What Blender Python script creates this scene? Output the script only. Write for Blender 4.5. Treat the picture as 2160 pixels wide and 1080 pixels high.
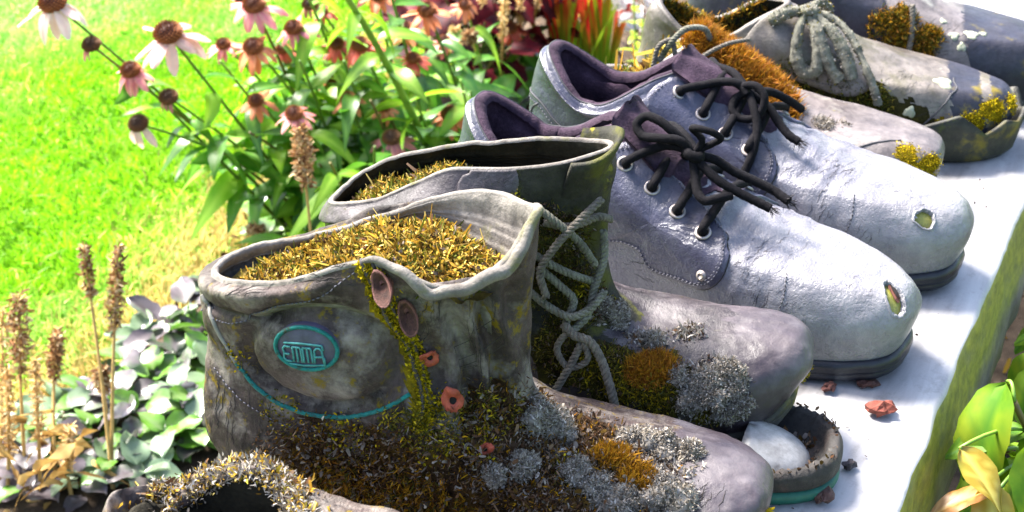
import bpy, math, random
import numpy as np
from mathutils import Vector, Matrix
from mathutils.bvhtree import BVHTree

for _o in list(bpy.data.objects):
    bpy.data.objects.remove(_o, do_unlink=True)
sc = bpy.context.scene
COL = sc.collection
R = math.radians

# ------------------------------------------------------------------ camera
PLANK_Z = 0.45
cam_d = bpy.data.cameras.new('camera')
cam = bpy.data.objects.new('camera', cam_d)
COL.objects.link(cam)
cam.location = (0, 0, 0.99)
cam.rotation_euler = (R(90 - 29), 0, 0)
cam_d.sensor_width = 36
cam_d.lens = 3400 / 2160 * 36
cam_d.clip_start = 0.02
cam_d.clip_end = 200
cam_d.dof.use_dof = True
cam_d.dof.focus_distance = 0.86
cam_d.dof.aperture_fstop = 20
sc.camera = cam

# ------------------------------------------------------------------ sky, sun, exposure
SUN_EL, SUN_AZ = 52, -48          # azimuth measured from +Y towards +X
w = bpy.data.worlds.new('World')
sc.world = w
w.use_nodes = True
nt = w.node_tree
bg = nt.nodes['Background']
sky = nt.nodes.new('ShaderNodeTexSky')
sky.sky_type = 'NISHITA'
sky.sun_disc = False
sky.sun_elevation = R(SUN_EL)
sky.sun_rotation = R(SUN_AZ)
sky.air_density = 1.0
sky.dust_density = 3.0
nt.links.new(sky.outputs[0], bg.inputs[0])
bg.inputs[1].default_value = 0.115
sun_d = bpy.data.lights.new('sun', 'SUN')
sun_d.energy = 4.6
sun_d.angle = R(20)
sun_d.color = (1.0, 0.95, 0.88)
sun = bpy.data.objects.new('sun', sun_d)
COL.objects.link(sun)
_sd = Vector((math.sin(R(SUN_AZ)) * math.cos(R(SUN_EL)), math.cos(R(SUN_AZ)) * math.cos(R(SUN_EL)), math.sin(R(SUN_EL))))
sun.rotation_euler = _sd.to_track_quat('Z', 'Y').to_euler()
sc.view_settings.view_transform = 'Standard'
sc.view_settings.look = 'None'
sc.view_settings.gamma = 1
sc.view_settings.exposure = 2.5

rng = np.random.default_rng(7)
random.seed(7)

# ------------------------------------------------------------------ materials
def N(nt, kind, **kw):
    n = nt.nodes.new(kind)
    for k, v in kw.items():
        setattr(n, k, v)
    return n

def ramp(nt, stops):
    r = nt.nodes.new('ShaderNodeValToRGB')
    els = r.color_ramp.elements
    while len(els) < len(stops):
        els.new(0.5)
    for e, (p, c) in zip(els, stops):
        e.position = p
        e.color = c if len(c) == 4 else (*c, 1)
    return r

def base(name):
    m = bpy.data.materials.new(name)
    m.use_nodes = True
    return m, m.node_tree, m.node_tree.nodes['Principled BSDF']

def noise(nt, co, scale, detail=4, rough=0.6, dist=0.0):
    n = N(nt, 'ShaderNodeTexNoise')
    n.inputs['Scale'].default_value = scale
    n.inputs['Detail'].default_value = detail
    n.inputs['Roughness'].default_value = rough
    n.inputs['Distortion'].default_value = dist
    nt.links.new(co, n.inputs['Vector'])
    return n

def mix(nt, fac, a, b, mode='MIX'):
    m = N(nt, 'ShaderNodeMix', data_type='RGBA', blend_type=mode)
    for sock, v in ((m.inputs[0], fac), (m.inputs[6], a), (m.inputs[7], b)):
        if hasattr(v, 'links'):
            nt.links.new(v, sock)
        elif isinstance(v, (int, float)):
            sock.default_value = v
        else:
            sock.default_value = (*v, 1)
    return m.outputs[2]

def grime(name, dark, light, patch=None, patch_amt=0.5, patch2=None, patch2_amt=0.5, scale=18, rough=(0.35, 0.65),
          bump=0.25, bump_scale=260, seed=0.0, spec=0.5, pscale=30, p2scale=45, crack=0.0, soft=0.06, wrinkle=0.0, mott=0.8, toe_glare=None):
    """weathered surface: two tones over broad noise, two kinds of shaped stains, pores and scuffs"""
    m, nt, b = base(name)
    tc = N(nt, 'ShaderNodeTexCoord')
    mp = N(nt, 'ShaderNodeMapping')
    mp.inputs['Location'].default_value = (seed, seed * 1.7, seed * 0.6)
    nt.links.new(tc.outputs['Object'], mp.inputs[0])
    co = mp.outputs[0]
    n1 = noise(nt, co, scale, 8, 0.72, 0.0)
    r1 = ramp(nt, [(0.34, dark), (0.66, light)])
    nt.links.new(n1.outputs[0], r1.inputs[0])
    col = r1.outputs[0]
    n2 = noise(nt, co, scale * 9, 5, 0.7)
    r2 = ramp(nt, [(0.3, (0.62, 0.62, 0.62)), (0.7, (1.25, 1.25, 1.25))])
    nt.links.new(n2.outputs[0], r2.inputs[0])
    col = mix(nt, mott, col, r2.outputs[0], 'MULTIPLY')
    if patch is not None:
        n3 = noise(nt, co, pscale, 8, 0.68, 0.1)
        r3 = ramp(nt, [(1 - patch_amt - soft, (0, 0, 0)), (1 - patch_amt + soft, (1, 1, 1))])
        nt.links.new(n3.outputs[0], r3.inputs[0])
        col = mix(nt, r3.outputs[0], col, patch)
    if patch2 is not None:
        n4 = noise(nt, co, p2scale, 8, 0.75, 0.15)
        r4 = ramp(nt, [(1 - patch2_amt - 0.03, (0, 0, 0)), (1 - patch2_amt + 0.03, (1, 1, 1))])
        nt.links.new(n4.outputs[0], r4.inputs[0])
        col = mix(nt, r4.outputs[0], col, patch2)
    if toe_glare is not None:     # sky glare painted paler towards the toe: (x from, x to, colour without glare)
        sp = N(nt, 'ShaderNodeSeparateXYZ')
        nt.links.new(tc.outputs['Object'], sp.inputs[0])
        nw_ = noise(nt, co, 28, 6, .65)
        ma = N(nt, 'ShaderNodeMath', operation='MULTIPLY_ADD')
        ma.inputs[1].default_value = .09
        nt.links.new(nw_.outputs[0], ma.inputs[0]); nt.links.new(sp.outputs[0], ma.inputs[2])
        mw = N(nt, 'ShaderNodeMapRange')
        mw.inputs['From Min'].default_value = toe_glare[0] + .045; mw.inputs['From Max'].default_value = toe_glare[1] + .045
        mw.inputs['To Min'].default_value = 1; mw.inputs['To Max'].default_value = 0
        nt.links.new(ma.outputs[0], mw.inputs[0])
        col = mix(nt, mw.outputs[0], col, toe_glare[2])
    nt.links.new(col, b.inputs['Base Color'])
    n5 = noise(nt, co, scale * 2.3, 5, 0.6)
    rr = N(nt, 'ShaderNodeMapRange')
    rr.inputs['From Min'].default_value = 0.3
    rr.inputs['From Max'].default_value = 0.7
    rr.inputs['To Min'].default_value = rough[0]
    rr.inputs['To Max'].default_value = rough[1]
    nt.links.new(n5.outputs[0], rr.inputs[0])
    nt.links.new(rr.outputs[0], b.inputs['Roughness'])
    b.inputs['Specular IOR Level'].default_value = spec
    bn = noise(nt, co, bump_scale, 8, 0.7)
    bp = N(nt, 'ShaderNodeBump')
    bp.inputs['Strength'].default_value = bump
    bp.inputs['Distance'].default_value = 0.002
    nt.links.new(bn.outputs[0], bp.inputs['Height'])
    last = bp
    if crack > 0:
        vo = N(nt, 'ShaderNodeTexVoronoi', feature='DISTANCE_TO_EDGE')
        vo.inputs['Scale'].default_value = 190
        nn = noise(nt, co, 120, 3, 0.6)
        mx = mix(nt, 0.02, co, nn.outputs[1])
        nt.links.new(mx, vo.inputs['Vector'])
        rc = ramp(nt, [(0.0, (0, 0, 0)), (0.12, (1, 1, 1))])
        nt.links.new(vo.outputs['Distance'], rc.inputs[0])
        bp2 = N(nt, 'ShaderNodeBump')
        bp2.inputs['Strength'].default_value = crack
        bp2.inputs['Distance'].default_value = 0.0012
        nt.links.new(rc.outputs[0], bp2.inputs['Height'])
        nt.links.new(bp.outputs[0], bp2.inputs['Normal'])
        last = bp2
    if wrinkle > 0:
        wm = N(nt, 'ShaderNodeMapping')
        wm.inputs['Scale'].default_value = (1.0, .32, .45)
        wm.inputs['Rotation'].default_value = (0, .35, .2)
        nt.links.new(co, wm.inputs[0])
        wn = noise(nt, wm.outputs[0], 150, 4, .55, 1.2)
        wr_ = ramp(nt, [(.36, (1, 1, 1)), (.47, (.25, .25, .25)), (.5, (0, 0, 0)), (.53, (.25, .25, .25)), (.64, (1, 1, 1))])
        nt.links.new(wn.outputs[0], wr_.inputs[0])
        area = noise(nt, co, 16, 3, .5)
        ar = ramp(nt, [(.40, (0, 0, 0)), (.60, (1, 1, 1))])
        nt.links.new(area.outputs[0], ar.inputs[0])
        mm = mix(nt, ar.outputs[0], (1, 1, 1), wr_.outputs[0])
        bp3 = N(nt, 'ShaderNodeBump')
        bp3.inputs['Strength'].default_value = wrinkle
        bp3.inputs['Distance'].default_value = .0022
        nt.links.new(mm, bp3.inputs['Height'])
        nt.links.new(last.outputs[0], bp3.inputs['Normal'])
        last = bp3
    nt.links.new(last.outputs[0], b.inputs['Normal'])
    return m

def attr_mat(name, rough=0.7, trans=0.0, spec=0.3, mul=1.0):
    """own colour per blade or flake, kept in the attribute 'tint'"""
    m, nt, b = base(name)
    a = N(nt, 'ShaderNodeAttribute', attribute_name='tint')
    nt.links.new(a.outputs['Color'], b.inputs['Base Color'])
    b.inputs['Roughness'].default_value = rough
    b.inputs['Specular IOR Level'].default_value = spec
    if trans > 0:
        t = N(nt, 'ShaderNodeBsdfTranslucent')
        nt.links.new(a.outputs['Color'], t.inputs[0])
        mx = N(nt, 'ShaderNodeMixShader')
        mx.inputs[0].default_value = trans
        nt.links.new(b.outputs[0], mx.inputs[1])
        nt.links.new(t.outputs[0], mx.inputs[2])
        nt.links.new(mx.outputs[0], nt.nodes['Material Output'].inputs[0])
    return m

def plain(name, c, rough=0.5, metal=0.0, spec=0.3, var=0.25, scale=120, bump=0.15):
    m, nt, b = base(name)
    tc = N(nt, 'ShaderNodeTexCoord')
    n1 = noise(nt, tc.outputs['Object'], scale, 5, 0.65)
    r1 = ramp(nt, [(0.3, tuple(v * (1 - var) for v in c)), (0.7, tuple(min(1, v * (1 + var)) for v in c))])
    nt.links.new(n1.outputs[0], r1.inputs[0])
    nt.links.new(r1.outputs[0], b.inputs['Base Color'])
    b.inputs['Roughness'].default_value = rough
    b.inputs['Metallic'].default_value = metal
    b.inputs['Specular IOR Level'].default_value = spec
    bp = N(nt, 'ShaderNodeBump')
    bp.inputs['Strength'].default_value = bump
    bp.inputs['Distance'].default_value = 0.001
    n2 = noise(nt, tc.outputs['Object'], scale * 4, 6, 0.7)
    nt.links.new(n2.outputs[0], bp.inputs['Height'])
    nt.links.new(bp.outputs[0], b.inputs['Normal'])
    return m

# ------------------------------------------------------------------ object helpers
def link(name, me, mat=None, parent=None, kind=None, smooth=True):
    o = bpy.data.objects.new(name, me)
    COL.objects.link(o)
    if mat is not None and not me.materials:
        me.materials.append(mat)
    if smooth and len(me.polygons):
        me.polygons.foreach_set('use_smooth', np.ones(len(me.polygons), bool))
    if parent is not None:
        o.parent = parent
    if kind:
        o['kind'] = kind
    return o

def mesh_from(name, verts, faces):
    me = bpy.data.meshes.new(name)
    me.from_pydata([tuple(map(float, v)) for v in verts], [], [tuple(map(int, f)) for f in faces])
    me.update()
    return me

def fast_tris(name, V, F, tint=None):
    """numpy triangles (n,3) with a colour per vertex"""
    me = bpy.data.meshes.new(name)
    V = np.ascontiguousarray(V, np.float32)
    F = np.ascontiguousarray(F, np.int32)
    me.vertices.add(len(V))
    me.vertices.foreach_set('co', V.ravel())
    me.loops.add(F.size)
    me.loops.foreach_set('vertex_index', F.ravel())
    me.polygons.add(len(F))
    me.polygons.foreach_set('loop_start', np.arange(0, F.size, 3, dtype=np.int32))
    me.update(calc_edges=True)
    if tint is not None:
        a = me.attributes.new('tint', 'FLOAT_COLOR', 'POINT')
        t = np.ones((len(V), 4), np.float32)
        t[:, :3] = tint
        a.data.foreach_set('color', t.ravel())
    return me

def thing(name, label, cat, loc=(0, 0, 0), rotz=0.0, group=None):
    o = bpy.data.objects.new(name, None)
    COL.objects.link(o)
    o.empty_display_size = 0.02
    o.location = loc
    o.rotation_euler = (0, 0, rotz)
    tag(o, label, cat, group)
    return o

def tag(o, label, cat, group=None):
    o['label'] = label
    o['category'] = cat
    if group:
        o['group'] = group
    return o

# ------------------------------------------------------------------ numeric helpers
def hermite(xs, ys, q, limit=True):
    xs = np.asarray(xs, float); ys = np.asarray(ys, float); q = np.asarray(q, float)
    if len(xs) == 1:
        return np.broadcast_to(ys[0], q.shape + ys.shape[1:]).copy()
    h = np.diff(xs)
    sh = (-1,) + (1,) * (ys.ndim - 1)
    d = np.diff(ys, axis=0) / h.reshape(sh)
    m = np.zeros_like(ys)
    m[0] = d[0]; m[-1] = d[-1]
    if len(xs) > 2:
        if limit:
            prod = d[:-1] * d[1:]
            hm = 2 * prod / np.where(np.abs(d[:-1] + d[1:]) < 1e-12, 1, d[:-1] + d[1:])
            m[1:-1] = np.where(prod > 0, hm, 0)
        else:
            w0 = h[1:].reshape(sh); w1 = h[:-1].reshape(sh)
            m[1:-1] = (d[:-1] * w0 + d[1:] * w1) / (w0 + w1)
    i = np.clip(np.searchsorted(xs, q, side='right') - 1, 0, len(xs) - 2)
    t = np.clip((q - xs[i]) / h[i], 0, 1)
    tt = t.reshape(t.shape + (1,) * (ys.ndim - 1))
    hh = h[i].reshape(t.shape + (1,) * (ys.ndim - 1))
    return ((2 * tt**3 - 3 * tt**2 + 1) * ys[i] + (tt**3 - 2 * tt**2 + tt) * hh * m[i]
            + (-2 * tt**3 + 3 * tt**2) * ys[i + 1] + (tt**3 - tt**2) * hh * m[i + 1])

def spline(pts, n, closed=False):
    P = np.asarray(pts, float)
    if closed:
        P = np.vstack([P[-2:], P, P[:3]])
    d = np.r_[0, np.cumsum(np.maximum(np.linalg.norm(np.diff(P, axis=0), axis=1), 1e-9) ** 0.75)]
    if closed:
        q = np.linspace(d[2], d[-3], n, endpoint=False)
    else:
        q = np.linspace(0, d[-1], n)
    return hermite(d, P, q, limit=False)

_perm = np.random.default_rng(3).permutation(256)
_perm = np.r_[_perm, _perm, _perm]
def vnoise(P, scale, seed=0.0):
    """value noise in -1..1, smooth, for arrays of points"""
    Q = np.asarray(P, float) * scale + seed * 17.13 + 100
    i = np.floor(Q).astype(int); f = Q - i
    f = f * f * f * (f * (f * 6 - 15) + 10)
    i &= 255
    out = 0
    for dx in (0, 1):
        for dy in (0, 1):
            for dz in (0, 1):
                hsh = _perm[_perm[_perm[(i[..., 0] + dx) & 255] + ((i[..., 1] + dy) & 255)] + ((i[..., 2] + dz) & 255)]
                wgt = (f[..., 0] if dx else 1 - f[..., 0]) * (f[..., 1] if dy else 1 - f[..., 1]) * (f[..., 2] if dz else 1 - f[..., 2])
                out = out + wgt * (hsh / 127.5 - 1)
    return out

def fbm(P, scale, octs=4, seed=0.0, gain=0.5):
    return sum(vnoise(P, scale * 2**k, seed + k * 3.1) * gain**k for k in range(octs))

def unit(v):
    return v / np.maximum(np.linalg.norm(v, axis=-1, keepdims=True), 1e-12)

def grid_faces(nr, nc, wrap=True, flip=False):
    f = []
    for a in range(nr - 1):
        for b in range(nc if wrap else nc - 1):
            c = (b + 1) % nc
            q = (a * nc + b, a * nc + c, (a + 1) * nc + c, (a + 1) * nc + b)
            f.append(q[::-1] if flip else q)
    return f

def tube_data(path, rad, seg=8, cap=True, twist=0.0, lump=0.0, seed=0):
    P = np.asarray(path, float)
    n = len(P)
    rad = np.broadcast_to(np.asarray(rad, float), (n,))
    T = unit(np.gradient(P, axis=0))
    up = np.array([0.13, 0.21, 0.97])
    if abs(T[0] @ up) > 0.9:
        up = np.array([0.97, 0.1, 0.2])
    nrm = unit(np.cross(T[0], up))
    V, F = [], []
    rg = np.random.default_rng(seed)
    for k in range(n):
        nrm = unit(nrm - T[k] * (nrm @ T[k]))
        bn = np.cross(T[k], nrm)
        for s in range(seg):
            a = 2 * math.pi * s / seg + twist * k
            rr = rad[k] * (1 + lump * rg.uniform(-1, 1))
            V.append(P[k] + rr * (math.cos(a) * nrm + math.sin(a) * bn))
    F = grid_faces(n, seg)
    if cap:
        V.append(P[0]); V.append(P[-1])
        a, b = len(V) - 2, len(V) - 1
        F += [(a, (s + 1) % seg, s) for s in range(seg)]
        F += [(b, (n - 1) * seg + s, (n - 1) * seg + (s + 1) % seg) for s in range(seg)]
    return V, F

def join(parts):
    V, F, o = [], [], 0
    for v, f in parts:
        V += list(v)
        F += [tuple(i + o for i in q) for q in f]
        o += len(v)
    return V, F

def tube(name, pts, rad, mat, parent=None, n=40, seg=8, smooth_path=True, **kw):
    P = spline(pts, n) if smooth_path else np.asarray(pts, float)
    return link(name, mesh_from(name, *tube_data(P, rad, seg, **kw)), mat, parent)

# ------------------------------------------------------------------ plank shelf
EDGE0 = np.array([0.204, 0.691]); EDGE_A = R(65.2)
EDIR = np.array([math.cos(EDGE_A), math.sin(EDGE_A)]); ENRM = np.array([-EDIR[1], EDIR[0]])
def plank_pt(along, left, z):
    p = EDGE0 + EDIR * along + ENRM * left
    return (p[0], p[1], z)

def make_plank():
    root = thing('plank_shelf', 'long pale grey weathered plank shelf carrying the row of old shoes', 'shelf',
                 plank_pt(0.25, 0.17, 0), EDGE_A)
    m, nt, b = base('plank_paint')
    tc = N(nt, 'ShaderNodeTexCoord')
    mp = N(nt, 'ShaderNodeMapping'); mp.inputs['Scale'].default_value = (0.25, 1.6, 1)
    nt.links.new(tc.outputs['Object'], mp.inputs[0])
    n1 = noise(nt, mp.outputs[0], 26, 6, 0.6, 0.4)
    r1 = ramp(nt, [(0.3, (.155, .150, .152)), (0.62, (.33, .322, .325))])
    nt.links.new(n1.outputs[0], r1.inputs[0])
    n2 = noise(nt, tc.outputs['Object'], 70, 6, 0.75)
    r2 = ramp(nt, [(0.28, (0.5, 0.47, 0.45)), (0.46, (1, 1, 1))])
    nt.links.new(n2.outputs[0], r2.inputs[0])
    c = mix(nt, 0.6, r1.outputs[0], r2.outputs[0], 'MULTIPLY')
    nt.links.new(c, b.inputs['Base Color'])
    rr = ramp(nt, [(0.3, (0.28,) * 3), (0.7, (0.5,) * 3)])
    nt.links.new(n1.outputs[0], rr.inputs[0]); nt.links.new(rr.outputs[0], b.inputs['Roughness'])
    bp = N(nt, 'ShaderNodeBump'); bp.inputs['Strength'].default_value = 0.15; bp.inputs['Distance'].default_value = 0.003
    nt.links.new(n2.outputs[0], bp.inputs['Height']); nt.links.new(bp.outputs[0], b.inputs['Normal'])
    # edge: bare wood, algae band along its upper half, broken up by noise
    e, nt, b = base('plank_edge_algae')
    tc = N(nt, 'ShaderNodeTexCoord')
    mp = N(nt, 'ShaderNodeMapping'); mp.inputs['Scale'].default_value = (0.9, 1, 1.6)
    nt.links.new(tc.outputs['Object'], mp.inputs[0])
    n1 = noise(nt, mp.outputs[0], 40, 6, 0.65, 0.5)
    wood = ramp(nt, [(0.3, (.05, .042, .038)), (0.7, (.17, .15, .14))])
    nt.links.new(n1.outputs[0], wood.inputs[0])
    algae = ramp(nt, [(0.3, (.085, .090, .006)), (0.7, (.26, .24, .016))])
    n3 = noise(nt, mp.outputs[0], 90, 5, 0.7)
    nt.links.new(n3.outputs[0], algae.inputs[0])
    sep = N(nt, 'ShaderNodeSeparateXYZ'); nt.links.new(tc.outputs['Object'], sep.inputs[0])
    mr = N(nt, 'ShaderNodeMapRange'); mr.inputs['From Min'].default_value = PLANK_Z - 0.060; mr.inputs['From Max'].default_value = PLANK_Z - 0.034
    nt.links.new(sep.outputs[2], mr.inputs[0])
    add = N(nt, 'ShaderNodeMath', operation='MULTIPLY_ADD'); add.inputs[1].default_value = 1.6; add.inputs[2].default_value = -0.8
    n4 = noise(nt, mp.outputs[0], 22, 4, 0.6)
    nt.links.new(n4.outputs[0], add.inputs[0])
    sm = N(nt, 'ShaderNodeMath', operation='ADD', use_clamp=True); nt.links.new(mr.outputs[0], sm.inputs[0]); nt.links.new(add.outputs[0], sm.inputs[1])
    c = mix(nt, sm.outputs[0], wood.outputs[0], algae.outputs[0])
    nt.links.new(c, b.inputs['Base Color']); b.inputs['Roughness'].default_value = 0.7
    bp = N(nt, 'ShaderNodeBump'); bp.inputs['Strength'].default_value = 0.35; bp.inputs['Distance'].default_value = 0.003
    nt.links.new(n3.outputs[0], bp.inputs['Height']); nt.links.new(bp.outputs[0], b.inputs['Normal'])
    # cross-section (y from right edge -0.17 to left edge 0.18) swept along x with a wavy, chipped rim
    sec = [(-0.174, -0.076), (-0.183, -0.074), (-0.1835, -0.058), (-0.1805, -0.038), (-0.1755, -0.010), (-0.1735, -0.003), (-0.170, -0.0006),
           (-0.156, 0.0), (-0.10, 0.0), (-0.03, 0.0), (0.05, 0.0), (0.12, 0.0), (0.172, 0.0), (0.178, -0.004), (0.18, -0.03), (0.178, -0.070), (0.172, -0.076)]
    xs = np.arange(-0.75, 1.75, 0.01)
    V = []
    for x in xs:
        for k, (y, z) in enumerate(sec):
            P = np.array([[x, y, z]])
            j = 0.0015 * float(fbm(P, 30, 3, 2)[0]) + 0.0015 * float(fbm(P * [1, 0, 0], 6, 3, 5)[0])
            jz = 0.004 * float(fbm(P * [1, 0, 0], 9, 3, 8)[0]) if k < 2 else 0
            s = 1 if y < -0.15 else (-1 if y > 0.15 else 0)
            top = 0.0006 * float(fbm(P, 14, 2, 4)[0])
            V.append((x, y + j * (s != 0), z + PLANK_Z + jz + (top if z > -0.001 else 0)))
    nc = len(sec)
    F = []
    for a in range(len(xs) - 1):
        for k in range(nc):
            k2 = (k + 1) % nc
            F.append((a * nc + k, (a + 1) * nc + k, (a + 1) * nc + k2, a * nc + k2))
    F.append(tuple(range(nc))); F.append(tuple((len(xs) - 1) * nc + k for k in range(nc))[::-1])
    me = mesh_from('plank', V, F)
    me.materials.append(m); me.materials.append(e)
    for i, p in enumerate(me.polygons):
        k = i % nc
        p.material_index = 0 if 5 <= k <= 13 else 1
    o = link('plank', me, None, root)
    wood = plain('plank_leg_wood', (0.16, 0.13, 0.10), 0.8)
    for x in (-0.6, 0.45, 1.55):
        for y in (-0.09, 0.12):
            V, F = [], []
            for z, s in ((0.0, 0.026), (0.02, 0.028), (0.37, 0.028), (PLANK_Z - 0.077, 0.026)):
                V += [(x - s, y - s, z), (x + s, y - s, z), (x + s, y + s, z), (x - s, y + s, z)]
            F = grid_faces(4, 4) + [(3, 2, 1, 0), (12, 13, 14, 15)]
            link('leg', mesh_from('leg', V, F), wood, root, smooth=False)
    return root
make_plank()

# ------------------------------------------------------------------ shoes
def tri(lst, t):
    """[(t, near, far)] or [(t, v)] -> two arrays"""
    a = np.array([(q[0], q[1], q[1] if len(q) == 2 else q[2]) for q in lst], float)
    return hermite(a[:, 0], a[:, 1], t), hermite(a[:, 0], a[:, 2], t)

class Shoe:
    """rings climb from the feather line to the rim of the opening; x heel to toe, -y the side towards the camera"""
    def __init__(self, name, label, loc, ang, keys, upper_mat, lining_mat, sole_mat=None, nth=200, nv=110, rim=0.003, disp=None,
                 sole=None, tilt=(0, 0), floor=0.03, group=None, lining_v=0.25):
        self.root = thing(name, label, 'shoe' if 'boot' not in name else 'boot', (loc[0], loc[1], PLANK_Z + 0.0005), R(ang), group)
        self.root.rotation_euler = (R(tilt[0]), R(tilt[1]), R(ang))
        th = np.linspace(0, 2 * math.pi, nth, endpoint=False)
        K, vs = [], []
        for k in keys:
            cx, hx = (k['xb'] + k['xf']) / 2, (k['xf'] - k['xb']) / 2
            p = k.get('p', 0.8)
            c = np.cos(th)
            c = np.sign(c) * np.abs(c) ** k.get('px', 0.9)
            x = cx + hx * c
            t = (x - k['xb']) / (2 * hx)
            s = np.sin(th)
            far = s > 0
            wn, wf = tri(k['w'], t)
            zn, zf = tri(k['z'], t)
            y = np.where(far, wf, -wn) * np.abs(s) ** p + (hermite(*zip(*k['yc']), t) if 'yc' in k else 0)
            mixf = 0.5 + 0.5 * np.sign(s) * np.abs(s) ** 0.7
            z = zn * (1 - mixf) + zf * mixf
            K.append(np.stack([x, y, z], 1)); vs.append(k['v'])
        K = np.array(K); vs = np.array(vs)
        q = np.linspace(0, 1, nv)
        G = hermite(vs, K, q, limit=False)
        self.v = q
        nrm = self._nrm(G)
        if disp is not None:
            G = G + nrm * disp(G, nrm, q[:, None] * np.ones((1, nth)))[..., None]
        self.G = G
        nrm = self._nrm(G); self.nrm = nrm
        # rim roll
        top = G[-1]
        tan = np.roll(top, -1, 0) - np.roll(top, 1, 0)
        inw = unit(np.cross(np.array([0, 0, 1.0]), tan))
        cen = top.mean(0)
        if ((cen - top) * inw).sum() < 0:
            inw = -inw
        inw[:, 2] = 0
        rr = np.broadcast_to(np.asarray(rim, float), (nth,))[:, None]
        roll = [top + inw * rr * (1 - math.cos(f)) + np.array([0, 0, 1.0]) * rr * math.sin(f) for f in np.linspace(0.5, math.pi, 6)]
        full = np.concatenate([G, np.array(roll)], 0)
        self.full = full
        V = full.reshape(-1, 3)
        F = grid_faces(len(full), nth)
        me = mesh_from('upper', V, F)
        self.upper = link('upper', me, upper_mat, self.root)
        self.bvh = BVHTree.FromPolygons([tuple(v) for v in V], F)
        ii = len(G) // 3
        probe = self.bvh.find_nearest(Vector(tuple(G[ii, 10])))
        self.sign = 1.0 if np.array(probe[1]) @ nrm[ii, 10] > 0 else -1.0
        # lining: follows the upper from the inside
        inner0 = roll[-1]
        rows = [inner0]
        iv = np.linspace(nv - 3, nv * lining_v, 26).astype(int)
        for j, k in enumerate(iv):
            w_ = np.clip((k / nv - .55) / .3, 0, 1)
            dr = unit(-nrm[k] * (1 - w_) + inw * w_)
            rows.append(G[k] + dr * np.maximum(2 * rr, .0045) + np.array([0, 0, -.0012 * min(j, 4)]))
        rows.append(np.stack([rows[-1][:, 0], rows[-1][:, 1] * .7, np.full(nth, floor)], 1))
        rows = np.array(rows)
        self.inner = rows
        V = np.vstack([rows.reshape(-1, 3), rows[-1].mean(0)[None]])
        F = grid_faces(len(rows), nth)
        b0 = (len(rows) - 1) * nth
        F += [(b0 + i, b0 + (i + 1) % nth, len(V) - 1) for i in range(nth)]
        self.lining = link('lining', mesh_from('lining', V, F), lining_mat, self.root)
        if sole is not None:
            self.make_sole(sole_mat, **sole)

    @staticmethod
    def _nrm(G):
        du = np.roll(G, -1, 1) - np.roll(G, 1, 1)
        dv = np.gradient(G, axis=0)
        n = unit(np.cross(du, dv))
        c = G.mean((0, 1))
        if ((G - c) * n).sum() < 0:
            n = -n
        return n

    def make_sole(self, mat, out=0.004, thick=0.022, spring=0.008, heel=0.3, arch=0.006, lip=0.004, name='sole', groove=0.0012, thin=None):
        ring = self.G[0].copy()
        c = ring.mean(0)
        tan = np.roll(ring, -1, 0) - np.roll(ring, 1, 0)
        o = unit(np.cross(tan, np.array([0, 0, 1.0])))
        if ((ring - c) * o).sum() < 0:
            o = -o
        o[:, 2] = 0
        x0, x1 = ring[:, 0].min(), ring[:, 0].max()
        t = (ring[:, 0] - x0) / (x1 - x0)
        bot = spring * np.clip((t - 0.72) / 0.28, 0, 1) ** 1.6 + arch * np.exp(-((t - heel - 0.12) / 0.075) ** 2)
        topz = ring[:, 2] + lip
        if thin:
            bot = np.maximum(bot, ring[:, 2] - thin)
        rows = []
        for f, d in ((0.0, -0.006), (0.0, -0.001), (0.06, 0.0), (0.16, 0.0008), (0.3, 0.001), (0.36, 0.001 - groove), (0.42, 0.001), (0.56, 0.0016), (0.62, 0.0016 - groove), (0.68, 0.0016),
                     (0.82, 0.0012), (0.93, 0.0004), (1.0, -0.0012), (1.0, -0.005), (0.9, -0.008)):
            z = bot + (topz - bot) * f
            r = ring + o * (out + d)
            r[:, 2] = z
            rows.append(r)
        rows = np.array(rows)
        rows += (0.0007 * fbm(rows, 70, 3, 6))[..., None] * o[None]
        n = ring.shape[0]
        V = np.vstack([rows.reshape(-1, 3), rows[0].mean(0)[None]])
        F = grid_faces(len(rows), n)
        F += [((i + 1) % n, i, len(V) - 1) for i in range(n)]
        self.sole = link(name, mesh_from(name, V, F), mat, self.root)

    def snap(self, pts, off=0.0):
        out = []
        for p in pts:
            co, no, i, d = self.bvh.find_nearest(Vector(tuple(map(float, p[:3]))))
            out.append(np.array(co) + (self.smooth_n(co) * off if off else 0))
        return np.array(out)

    def smooth_n(self, co):
        if not hasattr(self, 'kd'):
            from mathutils.kdtree import KDTree
            A = self.G.reshape(-1, 3)
            self.kd = KDTree(len(A))
            for i, q in enumerate(A):
                self.kd.insert(Vector(tuple(q)), i)
            self.kd.balance()
            self.fn = self.nrm.reshape(-1, 3)
        n = 0
        for q, i, d in self.kd.find_n(co, 6):
            n = n + self.fn[i] / (d + 5e-4)
        return unit(n)

    def normal_at(self, p):
        return self.sign * np.array(self.bvh.find_nearest(Vector(tuple(map(float, p))))[1])

    def panel(self, name, outline, mat, off=0.0016, n=120, rings=14, closed_smooth=True, bulge=0.0, rnd=None):
        """a leather piece lying on the upper: outline of local points, its own cut edge and thickness"""
        B = spline(outline, n, closed=True) if closed_smooth else self._resample(outline, n)
        B = self.snap(B)
        c = self.snap([B.mean(0)])[0]
        rows = [self.snap(B, -0.001), self.snap(B, off * 0.7)]
        for s in np.linspace(0.012, 1, rings):
            Q = B * (1 - s) + c * s
            h = off + bulge * (1 - (1 - min(s * 1.0, 1)) ** 2)
            rows.append(self.snap(Q[:1] if s >= 1 else Q, h) if s < 1 else self.snap(Q, h))
        rows = np.array(rows)
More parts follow.
